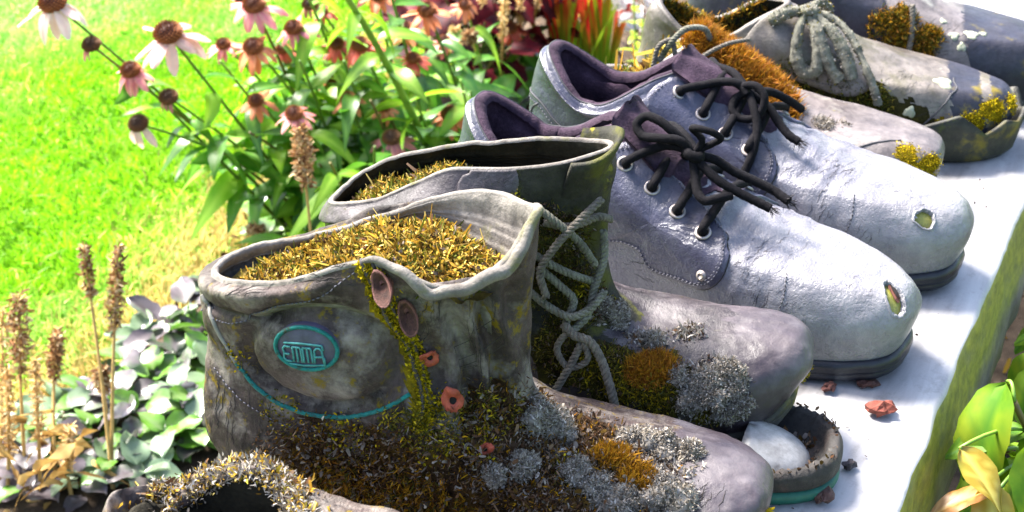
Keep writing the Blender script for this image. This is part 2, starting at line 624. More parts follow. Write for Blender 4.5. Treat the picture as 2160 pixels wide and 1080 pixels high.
        for it in range(6):
            k = rows[3:-1]
            sm = (np.roll(k, 1, 1) + np.roll(k, -1, 1) + rows[2:-2] + rows[4:]) / 4
            # keep the tangential layout, relax only along the normal direction of the centre
            nn = self.smooth_n(Vector(tuple(c)))
            rows[3:-1] = k + ((sm - k) @ nn)[..., None] * nn
        V = rows.reshape(-1, 3)
        F = grid_faces(len(rows), n)
        return link(name, mesh_from(name, V, F), mat, self.root)

    @staticmethod
    def _resample(P, n):
        P = np.asarray(P, float)
        P = np.vstack([P, P[:1]])
        d = np.r_[0, np.cumsum(np.linalg.norm(np.diff(P, axis=0), axis=1))]
        q = np.linspace(0, d[-1], n, endpoint=False)
        return np.stack([np.interp(q, d, P[:, k]) for k in range(3)], 1)

    def seam(self, name, pts, rad, mat, n=60, off=0.0, seg=6, parent=None):
        P = self.snap(spline(pts, n), off)
        return link(name, mesh_from(name, *tube_data(P, rad, seg)), mat, parent or self.root)

    def stitches(self, name, pts, mat, pitch=0.0028, length=0.0019, rad=0.0004, off=0.0002):
        P = spline(pts, 300)
        d = np.r_[0, np.cumsum(np.linalg.norm(np.diff(P, axis=0), axis=1))]
        parts = []
        for s in np.arange(0, d[-1] - length, pitch):
            q = np.array([[np.interp(s + length * f, d, P[:, k]) for k in range(3)] for f in (0, 0.5, 1)])
            q = self.snap(q, off)
            q[1] += self.normal_at(q[1]) * rad * 0.8
            parts.append(tube_data(q, [rad * 0.6, rad, rad * 0.6], 5))
        return link(name, mesh_from(name, *join(parts)), mat, self.root, kind='stuff')

    def eyelet(self, p, mat, hole_mat, rad=0.0042, thick=0.0011, name='eyelet'):
        c = self.snap([p], 0.0018)[0]
        n = self.normal_at(c)
        a = unit(np.cross(n, [0.3, 0.2, 0.9])); b = np.cross(n, a)
        path = [c + rad * (math.cos(f) * a + math.sin(f) * b) for f in np.linspace(0, 2 * math.pi, 25)]
        V, F = tube_data(np.array(path), thick, 8, cap=False)
        o = link(name, mesh_from(name, V, F), mat, self.root)
        D = [c - n * 0.0006 + rad * (math.cos(f) * a + math.sin(f) * b) for f in np.linspace(0, 2 * math.pi, 20, endpoint=False)]
        link('eyelet_hole', mesh_from('eyelet_hole', D, [tuple(range(20))]), hole_mat, o, smooth=False)
        return c, n

# ---- leather kinds
M = {}
M['boot_leather'] = grime('boot_leather', (.008, .0052, .005), (.072, .051, .047), patch=(.19, .165, .145), patch_amt=.42, patch2=(.12, .08, .003), patch2_amt=.41,
                          scale=30, rough=(.42, .75), bump=.7, bump_scale=200, pscale=38, p2scale=70, soft=.10, wrinkle=.22, spec=.2)
M['boot_leather_dark'] = grime('boot_leather_dark', (.008, .006, .008), (.046, .036, .041), patch=(.10, .088, .092), patch_amt=.38, patch2=(.035, .034, .005), patch2_amt=.36,
                               scale=26, rough=(.34, .62), bump=.5, bump_scale=220, seed=3.1, soft=.14, wrinkle=.2, spec=.3)
M['derby_leather'] = grime('derby_leather', (.016, .016, .030), (.048, .048, .080), patch=(.06, .062, .08), patch_amt=.35, scale=18, rough=(.24, .42), bump=.3, bump_scale=300, seed=1.3, crack=.15, mott=.5, soft=.14, wrinkle=.12)
M['derby_vamp'] = grime('derby_vamp', (.12, .115, .125), (.24, .232, .24), patch=(.085, .085, .11), patch_amt=.33, mott=.45, toe_glare=(.11, .30, (.062, .061, .092)), scale=14, rough=(.18, .40), bump=.5, bump_scale=180, seed=5.2, crack=.22, soft=.18, wrinkle=.16)  # lighter than derby_leather: sky glare on black leather painted into the vamp colour
M['felt'] = grime('felt_lining', (.018, .010, .020), (.060, .036, .056), scale=60, rough=(.8, .95), bump=.8, bump_scale=700, spec=.15)
M['dark_lining'] = grime('dark_lining', (.008, .007, .005), (.035, .030, .018), scale=40, rough=(.8, .95), bump=.8, bump_scale=400, spec=.15)
M['pale_lining'] = grime('pale_lining', (.085, .075, .066), (.21, .19, .17), patch=(.10, .095, .03), patch_amt=.38, scale=26, rough=(.7, .9), bump=.6, bump_scale=400, spec=.2)
M['rubber'] = grime('black_rubber', (.005, .0055, .009), (.017, .018, .026), patch=(.05, .05, .055), patch_amt=.34, scale=24, rough=(.3, .5), spec=.35, bump=.3, bump_scale=200, soft=.1)
M['rubber_mossy'] = grime('mossy_rubber', (.010, .009, .007), (.036, .033, .022), patch=(.13, .10, .006), patch_amt=.40, patch2=(.035, .04, .005), patch2_amt=.42, scale=30, rough=(.55, .85), bump=.5, bump_scale=200)
M['tan_leather'] = grime('tan_leather', (.030, .023, .019), (.17, .145, .125), patch=(.042, .038, .006), patch_amt=.40, patch2=(.28, .28, .23), patch2_amt=.33, scale=18, rough=(.4, .65), bump=.4, bump_scale=240, seed=8.4, soft=.12)
M['grey_leather'] = grime('grey_leather', (.035, .027, .027), (.17, .145, .14), patch=(.28, .27, .23), patch_amt=.33, patch2=(.15, .12, .01), patch2_amt=.32, scale=18, rough=(.36, .6), bump=.35, bump_scale=240, seed=11.0, soft=.1)

def wr(amp=0.0006, scale=40, seed=0.0):
    return lambda G: amp * fbm(G, scale, 4, seed)

def bandcrease(G, x0, x1, amp, freq, seed=0, zmin=0.03):
    """flex wrinkles across the vamp"""
    x = G[..., 0] + 0.006 * vnoise(G, 45, seed) + 0.15 * np.abs(G[..., 1])
    m = np.exp(-((G[..., 0] - (x0 + x1) / 2) / ((x1 - x0) / 2)) ** 4) * np.clip((G[..., 2] - zmin) / 0.02, 0, 1)
    return amp * m * (np.sin(x * freq) + 0.6 * np.sin(x * freq * 1.7 + 2))

# ---- pair of black safety derbies (second and third rows)
DERBY = [
    dict(v=0.00, xb=.006, xf=.314, z=[(0, .020), (.5, .013), (.8, .012), (1, .017)], w=[(0, .034), (.25, .035), (.5, .039), (.72, .050), (.9, .048), (1, .045)], p=.64, px=.72),
    dict(v=0.13, xb=.000, xf=.320, z=[(0, .038), (.5, .031), (1, .034)], w=[(0, .035), (.25, .036), (.5, .040), (.72, .051), (.9, .050), (1, .046)], p=.64, px=.72),
    dict(v=0.30, xb=.000, xf=.319, z=[(0, .060), (.5, .053), (1, .047)], w=[(0, .035), (.25, .036), (.5, .041), (.72, .049), (.9, .047), (1, .043)], p=.66, px=.75),
    dict(v=0.45, xb=.001, xf=.308, z=[(0, .080), (.3, .072), (.6, .067), (1, .058)], w=[(0, .034), (.25, .035), (.5, .040), (.72, .044), (.9, .041), (1, .036)], p=.74, px=.8),
    dict(v=0.60, xb=.003, xf=.276, z=[(0, .093), (.3, .078), (.6, .075), (1, .064)], w=[(0, .033), (.25, .036), (.5, .039), (.75, .038), (1, .028)], p=.85),
    dict(v=0.73, xb=.005, xf=.224, z=[(0, .102), (.3, .082), (.65, .085), (1, .075)], w=[(0, .032), (.3, .037), (.6, .038), (1, .024)], p=.9),
    dict(v=0.86, xb=.008, xf=.172, z=[(0, .108), (.33, .084), (.7, .099), (1, .096)], w=[(0, .031), (.35, .037), (.7, .034), (1, .022)], p=.9),
    dict(v=1.00, xb=.013, xf=.128, z=[(0, .112), (.4, .086), (.8, .110), (1, .118)], w=[(0, .029), (.4, .035), (.75, .033), (1, .022)], p=.85),
]
def disp_derby(seed):
    def f(G, n, v):
        d = 0.0010 * fbm(G, 22, 4, seed) + 0.00025 * fbm(G, 130, 3, seed)
        d = d + bandcrease(G, .17, .25, .0006, 420, seed)
        # padded collar
        d = d + 0.0028 * np.exp(-((v - .93) / .06) ** 2) * (G[..., 0] < .12)
        # steel toe cap edge
        e = G[..., 0] - .252 + 0.25 * np.clip(G[..., 2] - .03, 0, 1) * 0
        d = d + 0.0010 / (1 + np.exp(-e * 400))
        return d
    return f
rimw = 0.0055
shoeA = Shoe('derby_shoe', 'grey-black lace-up derby shoe with a hole rubbed in its toe, directly behind the boots', (-.035, .99), -30, DERBY, M['derby_vamp'], M['felt'], M['rubber'],
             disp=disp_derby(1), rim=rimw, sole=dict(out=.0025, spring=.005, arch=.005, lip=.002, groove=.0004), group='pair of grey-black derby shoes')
shoeB = Shoe('derby_shoe', 'grey-black lace-up derby shoe whose scuffed toe shows a round yellow-green spot', (.015, 1.08), -26.5, DERBY, M['derby_vamp'], M['felt'], M['rubber'],
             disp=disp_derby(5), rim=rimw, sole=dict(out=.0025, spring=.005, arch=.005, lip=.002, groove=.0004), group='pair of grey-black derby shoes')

# ---- nearest work boot
BOOT1 = [
    dict(v=0.00, xb=.008, xf=.290, z=[(0, .022), (1, .024)], w=[(0, .036), (.25, .036), (.5, .040), (.72, .050), (.9, .048), (1, .045)], p=.64, px=.74),
    dict(v=0.10, xb=.001, xf=.299, z=[(0, .038), (1, .034)], w=[(0, .038), (.25, .038), (.5, .042), (.72, .052), (.9, .050), (1, .047)], p=.64, px=.74),
    dict(v=0.22, xb=.000, xf=.299, z=[(0, .060), (.5, .050), (1, .045)], w=[(0, .038), (.25, .038), (.5, .043), (.72, .051), (.9, .049), (1, .044)], p=.66, px=.78),
    dict(v=0.33, xb=.001, xf=.289, z=[(0, .078), (.5, .060), (.8, .048), (1, .052)], w=[(0, .037), (.25, .038), (.5, .043), (.72, .047), (.9, .043), (1, .038)], p=.72, px=.82),
    dict(v=0.43, xb=.002, xf=.266, z=[(0, .090), (.5, .073), (.8, .053), (1, .055)], w=[(0, .037), (.25, .039), (.5, .043), (.75, .041), (1, .032)], p=.8),
    dict(v=0.53, xb=.003, xf=.232, z=[(0, .100), (.5, .086), (.8, .062), (1, .056)], w=[(0, .036), (.3, .040), (.6, .043), (1, .028)], p=.85),
    dict(v=0.62, xb=.003, xf=.198, z=[(0, .107), (.5, .100), (.8, .078), (1, .060)], w=[(0, .036), (.3, .041), (.6, .043), (1, .027)], p=.85),
    dict(v=0.71, xb=.003, xf=.178, z=[(0, .114), (.5, .118), (1, .084)], w=[(0, .036), (.3, .042), (.6, .042), (1, .026)], p=.85),
    dict(v=0.81, xb=.004, xf=.175, z=[(0, .122), (.5, .135), (1, .128)], w=[(0, .036), (.3, .043), (.6, .042), (1, .026)], p=.85),
    dict(v=0.91, xb=.006, xf=.177, z=[(0, .130), (.3, .146, .140), (.6, .160), (1, .160)], w=[(0, .036), (.3, .043), (.6, .043), (1, .026)], p=.85),
    dict(v=1.00, xb=.012, xf=.179, z=[(0, .136), (.3, .153, .144), (.6, .172, .164), (.8, .166, .178), (.93, .172, .183), (1, .186)], w=[(0, .034), (.3, .041, .037), (.6, .043, .040), (.85, .040, .036), (1, .02)], p=.8),
]
def disp_boot1(G, n, v):
    x, y, z = G[..., 0], G[..., 1], G[..., 2]
    d = 0.0016 * fbm(G, 20, 4, 2) + 0.0005 * fbm(G, 120, 3, 2)
    near = np.clip(-y / .02, 0, 1)
    # padded oval round the badge, groove about it
    ex = (x - .078) / .036; ez = (z - .113 - (x - .078) * .1) / .026
    r = np.sqrt(ex**2 + ez**2)
    d = d + near * (0.0045 * np.clip(1 - r**2, 0, 1) ** .6 - 0.0062 * np.exp(-((r - 1.12) / .15) ** 2))
    # padded collar and the crease below it
    bk = np.clip((.105 - x) / .02, 0, 1)
    d = d + bk * (.0030 * np.exp(-((v - .92) / .045) ** 2) - .0032 * np.exp(-((v - .815) / .022) ** 2) * (x > .012))
    # folds at the front of the shaft
    f = np.exp(-((x - .158) / .022) ** 2) * np.clip((z - .075) / .02, 0, 1) * np.clip((.162 - z) / .02, 0, 1)
    d = d + f * near * 0.0058 * np.sin((x + .15 * (z - .12) + .004 * vnoise(G, 40, 3)) * 420)
    # front of the rim folded outwards on this side
    k = np.clip((v - .90) / .10, 0, 1) ** 1.6 * np.exp(-((x - .148) / .026) ** 4) * near
    d = d + k * .007
    return d
boot1 = Shoe('work_boot', 'nearest tall grey-brown work boot with an oval badge, filled with dry golden moss', (-.162, .721), -12.8, BOOT1, M['boot_leather'], M['pale_lining'], M['rubber_mossy'],
             disp=disp_boot1, lining_v=.84, floor=.12, rim=.0018, nth=240, nv=140, sole=dict(out=.003, spring=.006, arch=.005), group='pair of mossy work boots')

BOOT2 = [dict(k) for k in BOOT1]
for k in BOOT2:
    s = .282 / .30
    k['xb'] *= s; k['xf'] *= s
BOOT2[0]['z'] = [(0, .020), (.6, .014, .020), (.9, .018, .032), (1, .036)]
BOOT2[1]['z'] = [(0, .036), (.6, .028, .034), (.9, .032, .044), (1, .047)]
BOOT2[2]['z'] = [(0, .060), (.5, .044, .048), (.75, .045, .050), (1, .058)]
BOOT2[3]['z'] = [(0, .075), (.5, .056), (.8, .056), (1, .067)]
BOOT2[4]['z'] = [(0, .085), (.5, .068), (.8, .060), (1, .068)]
BOOT2[5]['z'] = [(0, .094), (.5, .080), (.8, .064), (1, .065)]
BOOT2[6]['z'] = [(0, .104), (.5, .094), (.8, .074), (1, .062)]
BOOT2[10] = dict(v=1.0, xb=.006, xf=.165, z=[(0, .126), (.2, .138, .145), (.35, .152, .152), (.5, .164, .158), (.75, .166, .165), (.9, .169, .167), (1, .171)], w=[(0, .030), (.3, .030, .018), (.6, .031, .016), (.85, .029, .018), (1, .016)], p=.8)
BOOT2[9] = dict(v=.91, xb=.001, xf=.164, z=[(0, .116), (.5, .146), (1, .152)], w=[(0, .036), (.3, .040, .034), (.6, .037, .030), (1, .022)], p=.85)
def disp_boot2(G, n, v):
    d = 0.0016 * fbm(G, 21, 4, 12) + 0.0004 * fbm(G, 120, 3, 12)
    d = d + .0022 * np.exp(-((v - .93) / .05) ** 2) - .0022 * np.exp(-((v - .80) / .03) ** 2) * (G[..., 0] < .10)
    return d
boot2 = Shoe('work_boot', 'darker work boot behind the badged one, with grey rope lace and lichen-covered toe', (-.108, .815), -10, BOOT2, M['boot_leather_dark'], M['dark_lining'], M['rubber_mossy'],
             disp=disp_boot2, lining_v=.84, floor=.115, rim=.0018, nth=220, nv=130, group='pair of mossy work boots')

# ---- mossy shoe with yellow lichen on the toe
SHOEC = [dict(k) for k in DERBY]
for k in SHOEC:   # the heel of this one has collapsed
    k['z'] = [tuple([q[0]] + [v * (.55 + .45 * min(1, (k['xb'] + q[0] * (k['xf'] - k['xb'])) / .13)) for v in q[1:]]) for q in k['z']]
shoeC = Shoe('mossy_shoe', 'flattened grey shoe with a thick rust-orange moss tongue and yellow lichen toe', (.03, 1.16), -20, SHOEC, M['grey_leather'], M['dark_lining'], M['rubber_mossy'],
             disp=lambda G, n, v: 0.0018 * fbm(G, 20, 4, 21) - .012 * np.clip((G[..., 0] - .13) / .1, 0, 1) * np.clip((G[..., 2] - .05) / .03, 0, 1), rim=.003, sole=dict(out=.003, spring=.004))
shoeC.root.scale = (.94, .95, .9)
SHOED = [dict(k) for k in DERBY]
shoeD = Shoe('mossy_shoe', 'tan-grey shoe with a lichen-crusted lace bow and a peeling sole under its toe', (.102, 1.215), -12, SHOED, M['tan_leather'], M['dark_lining'], M['rubber_mossy'],
             disp=lambda G, n, v: 0.0018 * fbm(G, 20, 4, 31), rim=.003, sole=None)
shoeD.root.scale = (.92, .95, .88)
shoeE = Shoe('mossy_shoe', 'farthest grey shoe at the top right, blotched with green moss and white lichen', (.15, 1.31), -14, SHOED, M['grey_leather'], M['dark_lining'], M['rubber_mossy'],
             disp=lambda G, n, v: 0.0018 * fbm(G, 20, 4, 41), rim=.003, sole=dict(out=.003, spring=.004))
# ------------------------------------------------------------------ small stuff growing and lying on the shoes
PAL = {
    'gold': [(.30, .14, .006), (.36, .19, .008), (.20, .08, .004), (.26, .13, .007), (.14, .06, .006)],
    'rust': [(.30, .10, .008), (.36, .14, .008), (.20, .065, .008), (.24, .10, .012), (.34, .16, .02)],
    'olive': [(.05, .05, .005), (.08, .075, .007), (.12, .10, .01), (.035, .037, .006), (.16, .125, .01)],
    'grey': [(.27, .245, .215), (.33, .305, .28), (.18, .155, .125), (.24, .21, .17), (.10, .083, .062)],
    'litter': [(.055, .028, .015), (.095, .050, .026), (.13, .085, .055), (.035, .022, .014), (.17, .14, .12), (.07, .042, .01)],
    'straw': [(.52, .33, .04), (.42, .24, .03), (.62, .47, .14), (.24, .13, .016), (.10, .06, .008), (.30, .23, .03)],
    'yellow': [(.36, .26, .005), (.28, .19, .004), (.20, .15, .005), (.42, .32, .012)],
    'green': [(.055, .07, .004), (.085, .095, .006), (.035, .045, .005), (.11, .105, .008)],
}
MOSS = attr_mat('moss_sprouts', 0.8, 0.25, 0.2)
LICHEN = attr_mat('lichen_flakes', 1.0, 0.15, 0.04)

def candidates(S, centres, inner=False):
    G = (S.inner if inner else S.full).reshape(-1, 3)
    Nn = np.concatenate([S.nrm.reshape(-1, 3), np.tile([[0, 0, 1.0]], (len(S.full.reshape(-1, 3)) - S.nrm.reshape(-1, 3).shape[0], 1))]) if not inner else np.tile([[0, 0, 1.0]], (len(G), 1))
    wt = np.zeros(len(G))
    for c in centres:
        q = np.asarray(c[:3]); r = c[3]
        d = np.linalg.norm(G - q, axis=1) / r
        wt = np.maximum(wt, np.where(d < 1, (1 - d**2) ** 0.7, 0) * (c[4] if len(c) > 4 else 1))
    return G, Nn, wt

def sprouts(name, parent, P, Nn, length, width, pal, lean=0.6, curl=0.6, seed=0, up=0.3, mat=None, flat=False, sizevar=0.5, mixpal=None, mixp=0.0):
    """many two-joint tapering blades (or curled flakes) rooted at P"""
    rg = np.random.default_rng(seed)
    n = len(P)
    D = unit(Nn + lean * rg.normal(size=(n, 3)) + np.array([0, 0, up]))
    S = unit(np.cross(D, rg.normal(size=(n, 3))))
    Bn = np.cross(D, S)
    L = length * (1 + sizevar * rg.uniform(-1, 1, (n, 1)))
    Wd = width * (1 + sizevar * rg.uniform(-1, 1, (n, 1)))
    c1 = curl * rg.normal(size=(n, 1)); c2 = curl * rg.normal(size=(n, 1))
    p0 = P
    p1 = P + D * L * .5 + Bn * L * .18 * c1
    p2 = p1 + D * L * .38 + Bn * L * .35 * c1 + S * L * .2 * c2
    w0, w1, w2 = (.7, 1.0, .1) if not flat else (.5, 1.0, .55)
    V = np.stack([p0 - S * Wd * w0, p0 + S * Wd * w0, p1 - S * Wd * w1, p1 + S * Wd * w1, p2 - S * Wd * w2, p2 + S * Wd * w2], 1).reshape(-1, 3)
    base_i = np.arange(n)[:, None] * 6
    T = np.array([[0, 1, 3], [0, 3, 2], [2, 3, 5], [2, 5, 4]])
    F = (base_i[:, :, None] + T[None]).reshape(-1, 3)
    pal_a = np.array(PAL[pal])
    col = pal_a[rg.integers(0, len(pal_a), n)]
    if mixpal:
        pb = np.array(PAL[mixpal])
        k = rg.random(n) < mixp
        col[k] = pb[rg.integers(0, len(pb), k.sum())]
    col = col * (1 + .25 * rg.uniform(-1, 1, (n, 1)))
    return link(name, fast_tris(name, V, F, np.repeat(col, 6, 0)), mat or MOSS, parent, kind='stuff', smooth=False)

def grow(S, name, centres, n, length, width, pal, seed=0, inner=False, sink=0.0005, jit=0.0012, **kw):
    rg = np.random.default_rng(seed + 50)
    G, Nn, wt = candidates(S, centres, inner)
    if wt.sum() == 0:
        return
    k = rg.choice(len(G), n, p=wt / wt.sum())
    P = G[k] + rg.normal(size=(n, 3)) * jit - Nn[k] * sink
    return sprouts(name, S.root, P, Nn[k], length, width, pal, seed=seed, **kw)

def moss_base(S, centres, mat, k=.8, seed=0):
    cs = [(np.asarray(c[:3]), c[3] * k) for c in centres]
    def test(P):
        nz = 1 + .35 * vnoise(P, 120, seed)
        r = np.zeros(len(P), bool)
        for q, rad in cs:
            r |= np.linalg.norm(P - q, axis=1) < rad * nz
        return r
    set_mat(S, mat, test)

def lump(S, p, r, mat_pal='grey', seed=0, n=420, length=.0035, height=.7, fib=.00035):
    """a cushion of lichen or moss: an uneven low dome wrapped in fibres"""
    c = S.snap([p])[0]; nn = S.normal_at(c)
    a = unit(np.cross(nn, [0.2, 0.3, 0.9])); b = np.cross(nn, a)
    nu, nvv = 22, 8
    V = []
    for i in range(nvv):
        f = i / (nvv - 1) * math.pi / 2
        for j in range(nu):
            g = 2 * math.pi * j / nu
            d = math.cos(f) * (math.cos(g) * a + math.sin(g) * b) * r + nn * math.sin(f) * r * height
            q = c + d
            V.append(q + d * 0.45 * float(fbm(q[None], 1.2 / r, 3, seed)[0]))
    V = np.array(V)
    F = grid_faces(nvv, nu)
    tris = np.array([(q[0], q[1], q[2]) for q in F] + [(q[0], q[2], q[3]) for q in F])
    rg = np.random.default_rng(seed)
    pal = np.array(PAL[mat_pal])
    tint = pal[rg.integers(0, len(pal), len(V))] * .8
    nm = 'lichen' if mat_pal == 'grey' else 'moss'
    o = link(nm, fast_tris(nm, V, tris, tint), LICHEN, S.root, kind='stuff')
    k = rg.integers(0, len(V), n)
    N2 = unit(V[k] - c + nn * r * .2)
    sprouts(nm + '_fibres', o, V[k] + rg.normal(size=(n, 3)) * r * .06, N2, length, fib, mat_pal, lean=.8, curl=1.0, seed=seed + 1, up=.1, mat=LICHEN)
    return o

def fill(S, name, z_off, bump, n, pal, length=.006, width=.001, seed=0, mat=None, dome=0.0, mixpal=None, mixp=0.0, cover=1.0, sink=None):
    """a mass filling the opening a little below the rim"""
    ring = S.inner[1]
    c = ring.mean(0)
    rows = []
    for s in np.linspace(1.0, 0.02, 26):
        q = c + (ring - c) * s * .97
        zz = ring[:, 2] * s + c[2] * (1 - s)
        # height follows the rim along x
        order = np.argsort(ring[:, 0])
        zx = np.interp(q[:, 0], ring[order, 0], np.convolve(np.pad(ring[order, 2], 12, 'edge'), np.ones(25) / 25, 'valid'))
        q = q.copy()
        q[:, 2] = zx * (1 - s * .0) + z_off + dome * (1 - s**2) + bump * fbm(np.c_[q[:, :2], np.zeros(len(q))], 60, 3, seed)
        if sink:
            f_ = np.clip((q[:, 0] - sink[0]) / sink[1], 0, 1)
            q[:, 2] -= sink[2] * f_ * f_ * (3 - 2 * f_)
        rows.append(q)
    rows = np.array(rows)
    nth = rows.shape[1]
    V = np.vstack([rows.reshape(-1, 3), rows[-1].mean(0)[None]])
    F = grid_faces(len(rows), nth) + [((len(rows) - 1) * nth + i, (len(rows) - 1) * nth + (i + 1) % nth, len(V) - 1) for i in range(nth)]
    soil = plain(name + '_mass', tuple(np.array(PAL[pal]).mean(0) * .45), .9, var=.5, scale=300, bump=.8)
    o = link(name, mesh_from(name, V, F), soil, S.root, kind='stuff')
    rg = np.random.default_rng(seed)
    A = rows.reshape(-1, 3)
    # even spread over the disc
    rad = np.repeat(np.linspace(1.0, .02, 26), nth)
    rad = np.where(rad > .88, 0, rad)
    k = rg.choice(len(A), n, p=rad / rad.sum())
    P = A[k] + rg.normal(size=(n, 3)) * [.0015, .0015, .0006]
    k2 = rg.choice(len(A), n // 3, p=rad / rad.sum())
    sprouts(name + '_scraps', o, A[k2] + rg.normal(size=(n // 3, 3)) * [.0012, .0012, .0008], np.tile([[0, 0, .4]], (n // 3, 1)), length * .8, width * 1.8, pal, lean=1.0, curl=1.6, up=0.0, seed=seed + 7, flat=True, mat=LICHEN, mixpal='litter', mixp=.6)
    sprouts(name + '_sprouts', o, P, np.tile([[0, 0, .3]], (n, 1)), length, width, pal, lean=1.0, curl=2.0, seed=seed + 2, up=0.0, flat=True, mat=mat, mixpal=mixpal, mixp=mixp)
    return o

M['moss_brown'] = grime('brown_moss_mat', (.014, .008, .004), (.060, .034, .016), patch=(.10, .055, .008), patch_amt=.42, scale=60, rough=(.9, 1.0), bump=1.0, bump_scale=420, spec=.1)
M['moss_green'] = grime('green_moss_mat', (.010, .009, .003), (.045, .040, .010), patch=(.09, .075, .008), patch_amt=.40, scale=60, rough=(.9, 1.0), bump=1.0, bump_scale=420, spec=.1)

M['moss_yellow'] = grime('yellow_lichen_mat', (.08, .055, .003), (.26, .185, .005), patch=(.03, .025, .004), patch_amt=.40, scale=90, rough=(.9, 1.0), bump=1.0, bump_scale=420, spec=.1)

M['toe_leather'] = grime('worn_toe_leather', (.020, .014, .018), (.060, .047, .054), patch=(.10, .088, .093), patch_amt=.34, patch2=(.10, .075, .005), patch2_amt=.30, scale=22, rough=(.32, .55), bump=.3, bump_scale=260, spec=.4, mott=.5, soft=.16)
# ---- metals, cords
M['teal'] = grime('teal_trim', (.004, .085, .078), (.010, .16, .145), patch=(.03, .028, .018), patch_amt=.40, scale=120, pscale=180, rough=(.5, .8), bump=.5, bump_scale=700, spec=.2)
M['badge'] = plain('badge_face', (.045, .042, .07), .4, var=.3)
M['pink_metal'] = plain('corroded_pink_metal', (.12, .046, .036), .65, var=.6, scale=300, bump=.9)
M['rust_dark'] = plain('dark_rusted_metal', (.055, .022, .016), .8, var=.6, scale=300, bump=.9)
M['rust'] = plain('rust_red_metal', (.26, .05, .028), .6, var=.4, scale=220, bump=.5)
M['eyelet'] = plain('worn_eyelet_metal', (.30, .26, .24), .35, metal=.5, var=.3)
M['hole'] = plain('dark_hole', (.006, .005, .005), .9)
M['cord'] = plain('black_round_cord', (.005, .0045, .006), .8, spec=.08, var=.5, scale=500, bump=.6)
M['rope'] = plain('weathered_grey_rope', (.105, .092, .075), .85, var=.5, scale=300, bump=.9)
M['stitch'] = plain('worn_stitching', (.07, .068, .085), .7)
M['stitch_dark'] = plain('dark_stitching', (.03, .03, .035), .7)
M['steel'] = grime('dull_enamelled_steel', (.16, .15, .14), (.34, .335, .325), patch=(.07, .055, .04), patch_amt=.33, scale=40, rough=(.25, .5), bump=.2, mott=.5)
M['crust'] = grime('lichen_crusted_cord', (.07, .066, .05), (.20, .195, .155), patch=(.05, .055, .015), patch_amt=.36, scale=120, rough=(.8, .95), bump=.9, bump_scale=600, spec=.2)

# ---- derby details
def lace_through(S, pts, rad=.0029, name='lace', mat=None, n=60, seg=10, lump=.06):
    return link(name, mesh_from(name, *tube_data(spline(pts, n), rad, seg, lump=lump, seed=len(S.root.children))), mat or M['cord'], S.root)

def fray(S, p, d, seed):
    rg = np.random.default_rng(seed)
    n = 40
    P = np.asarray(p, float) + rg.normal(size=(n, 3)) * .0012
    sprouts('frayed_end', S.root, P, np.tile([d], (n, 1)), .006, .00025, 'cordfray', lean=.35, curl=.8, up=0.0, seed=seed)
PAL['cordfray'] = [(.010, .009, .011), (.02, .018, .02), (.035, .03, .03)]

def set_mat(S, mat, test):
    me = S.upper.data
    me.materials.append(mat)
    k = len(me.materials) - 1
    cs = np.zeros(len(me.polygons) * 3)
    me.polygons.foreach_get('center', cs)
    cs = cs.reshape(-1, 3)
    idx = np.zeros(len(me.polygons), np.int32)
    me.polygons.foreach_get('material_index', idx)
    idx[test(cs)] = k
    me.polygons.foreach_set('material_index', idx)

def roll_mat(S, mat, r0=1):
    me = S.upper.data
    me.materials.append(mat)
    nth = S.G.shape[1]
    idx = np.zeros(len(me.polygons), np.int32); me.polygons.foreach_get('material_index', idx)
    idx[nth * (len(S.G) + r0):] = len(me.materials) - 1
    me.polygons.foreach_set('material_index', idx)

def tongue(S, mat, x0=.165, x1=.112, z_tip=.134, wid=.022, droop=0.004, curlback=.010):
    nu, nvv = 15, 14
    V = []
    z0 = float(S.snap([(x0, 0, .13)])[0][2])
    for side in (1, -1):
        for i in range(nvv):
            f = i / (nvv - 1)
            x = x0 + (x1 - x0) * f
            z = z0 + (z_tip - z0) * f ** .9 + .0015
            x += curlback * max(0, f - .7) / .3 * (f - .7) * 3
            ww = wid * (0.75 + .25 * f) * (1 if f < .8 else math.sqrt(max(.02, 1 - ((f - .8) / .2) ** 2 * .8)))
            for j in range(nu):
                g = j / (nu - 1) * 2 - 1
                V.append((x - .004 * g * g, ww * g, z - (.010 * (1 - f) + droop) * g * g + side * .0014 + .0008 * math.sin(9 * g + 7 * f)))
    V = np.array(V)
    n1 = nu * nvv
    F = grid_faces(nvv, nu, wrap=False, flip=True) + [tuple(i + n1 for i in q[::-1]) for q in grid_faces(nvv, nu, wrap=False, flip=True)]
    rim = [i * nu for i in range(nvv)] + [(nvv - 1) * nu + j for j in range(1, nu)] + [i * nu + nu - 1 for i in range(nvv - 2, -1, -1)]
    F += [(rim[i], rim[i + 1], rim[i + 1] + n1, rim[i] + n1) for i in range(len(rim) - 1)]
    return link('tongue', mesh_from('tongue', V, F), mat, S.root)

def mirror(P):
    return [(p[0], -p[1], p[2]) for p in P]

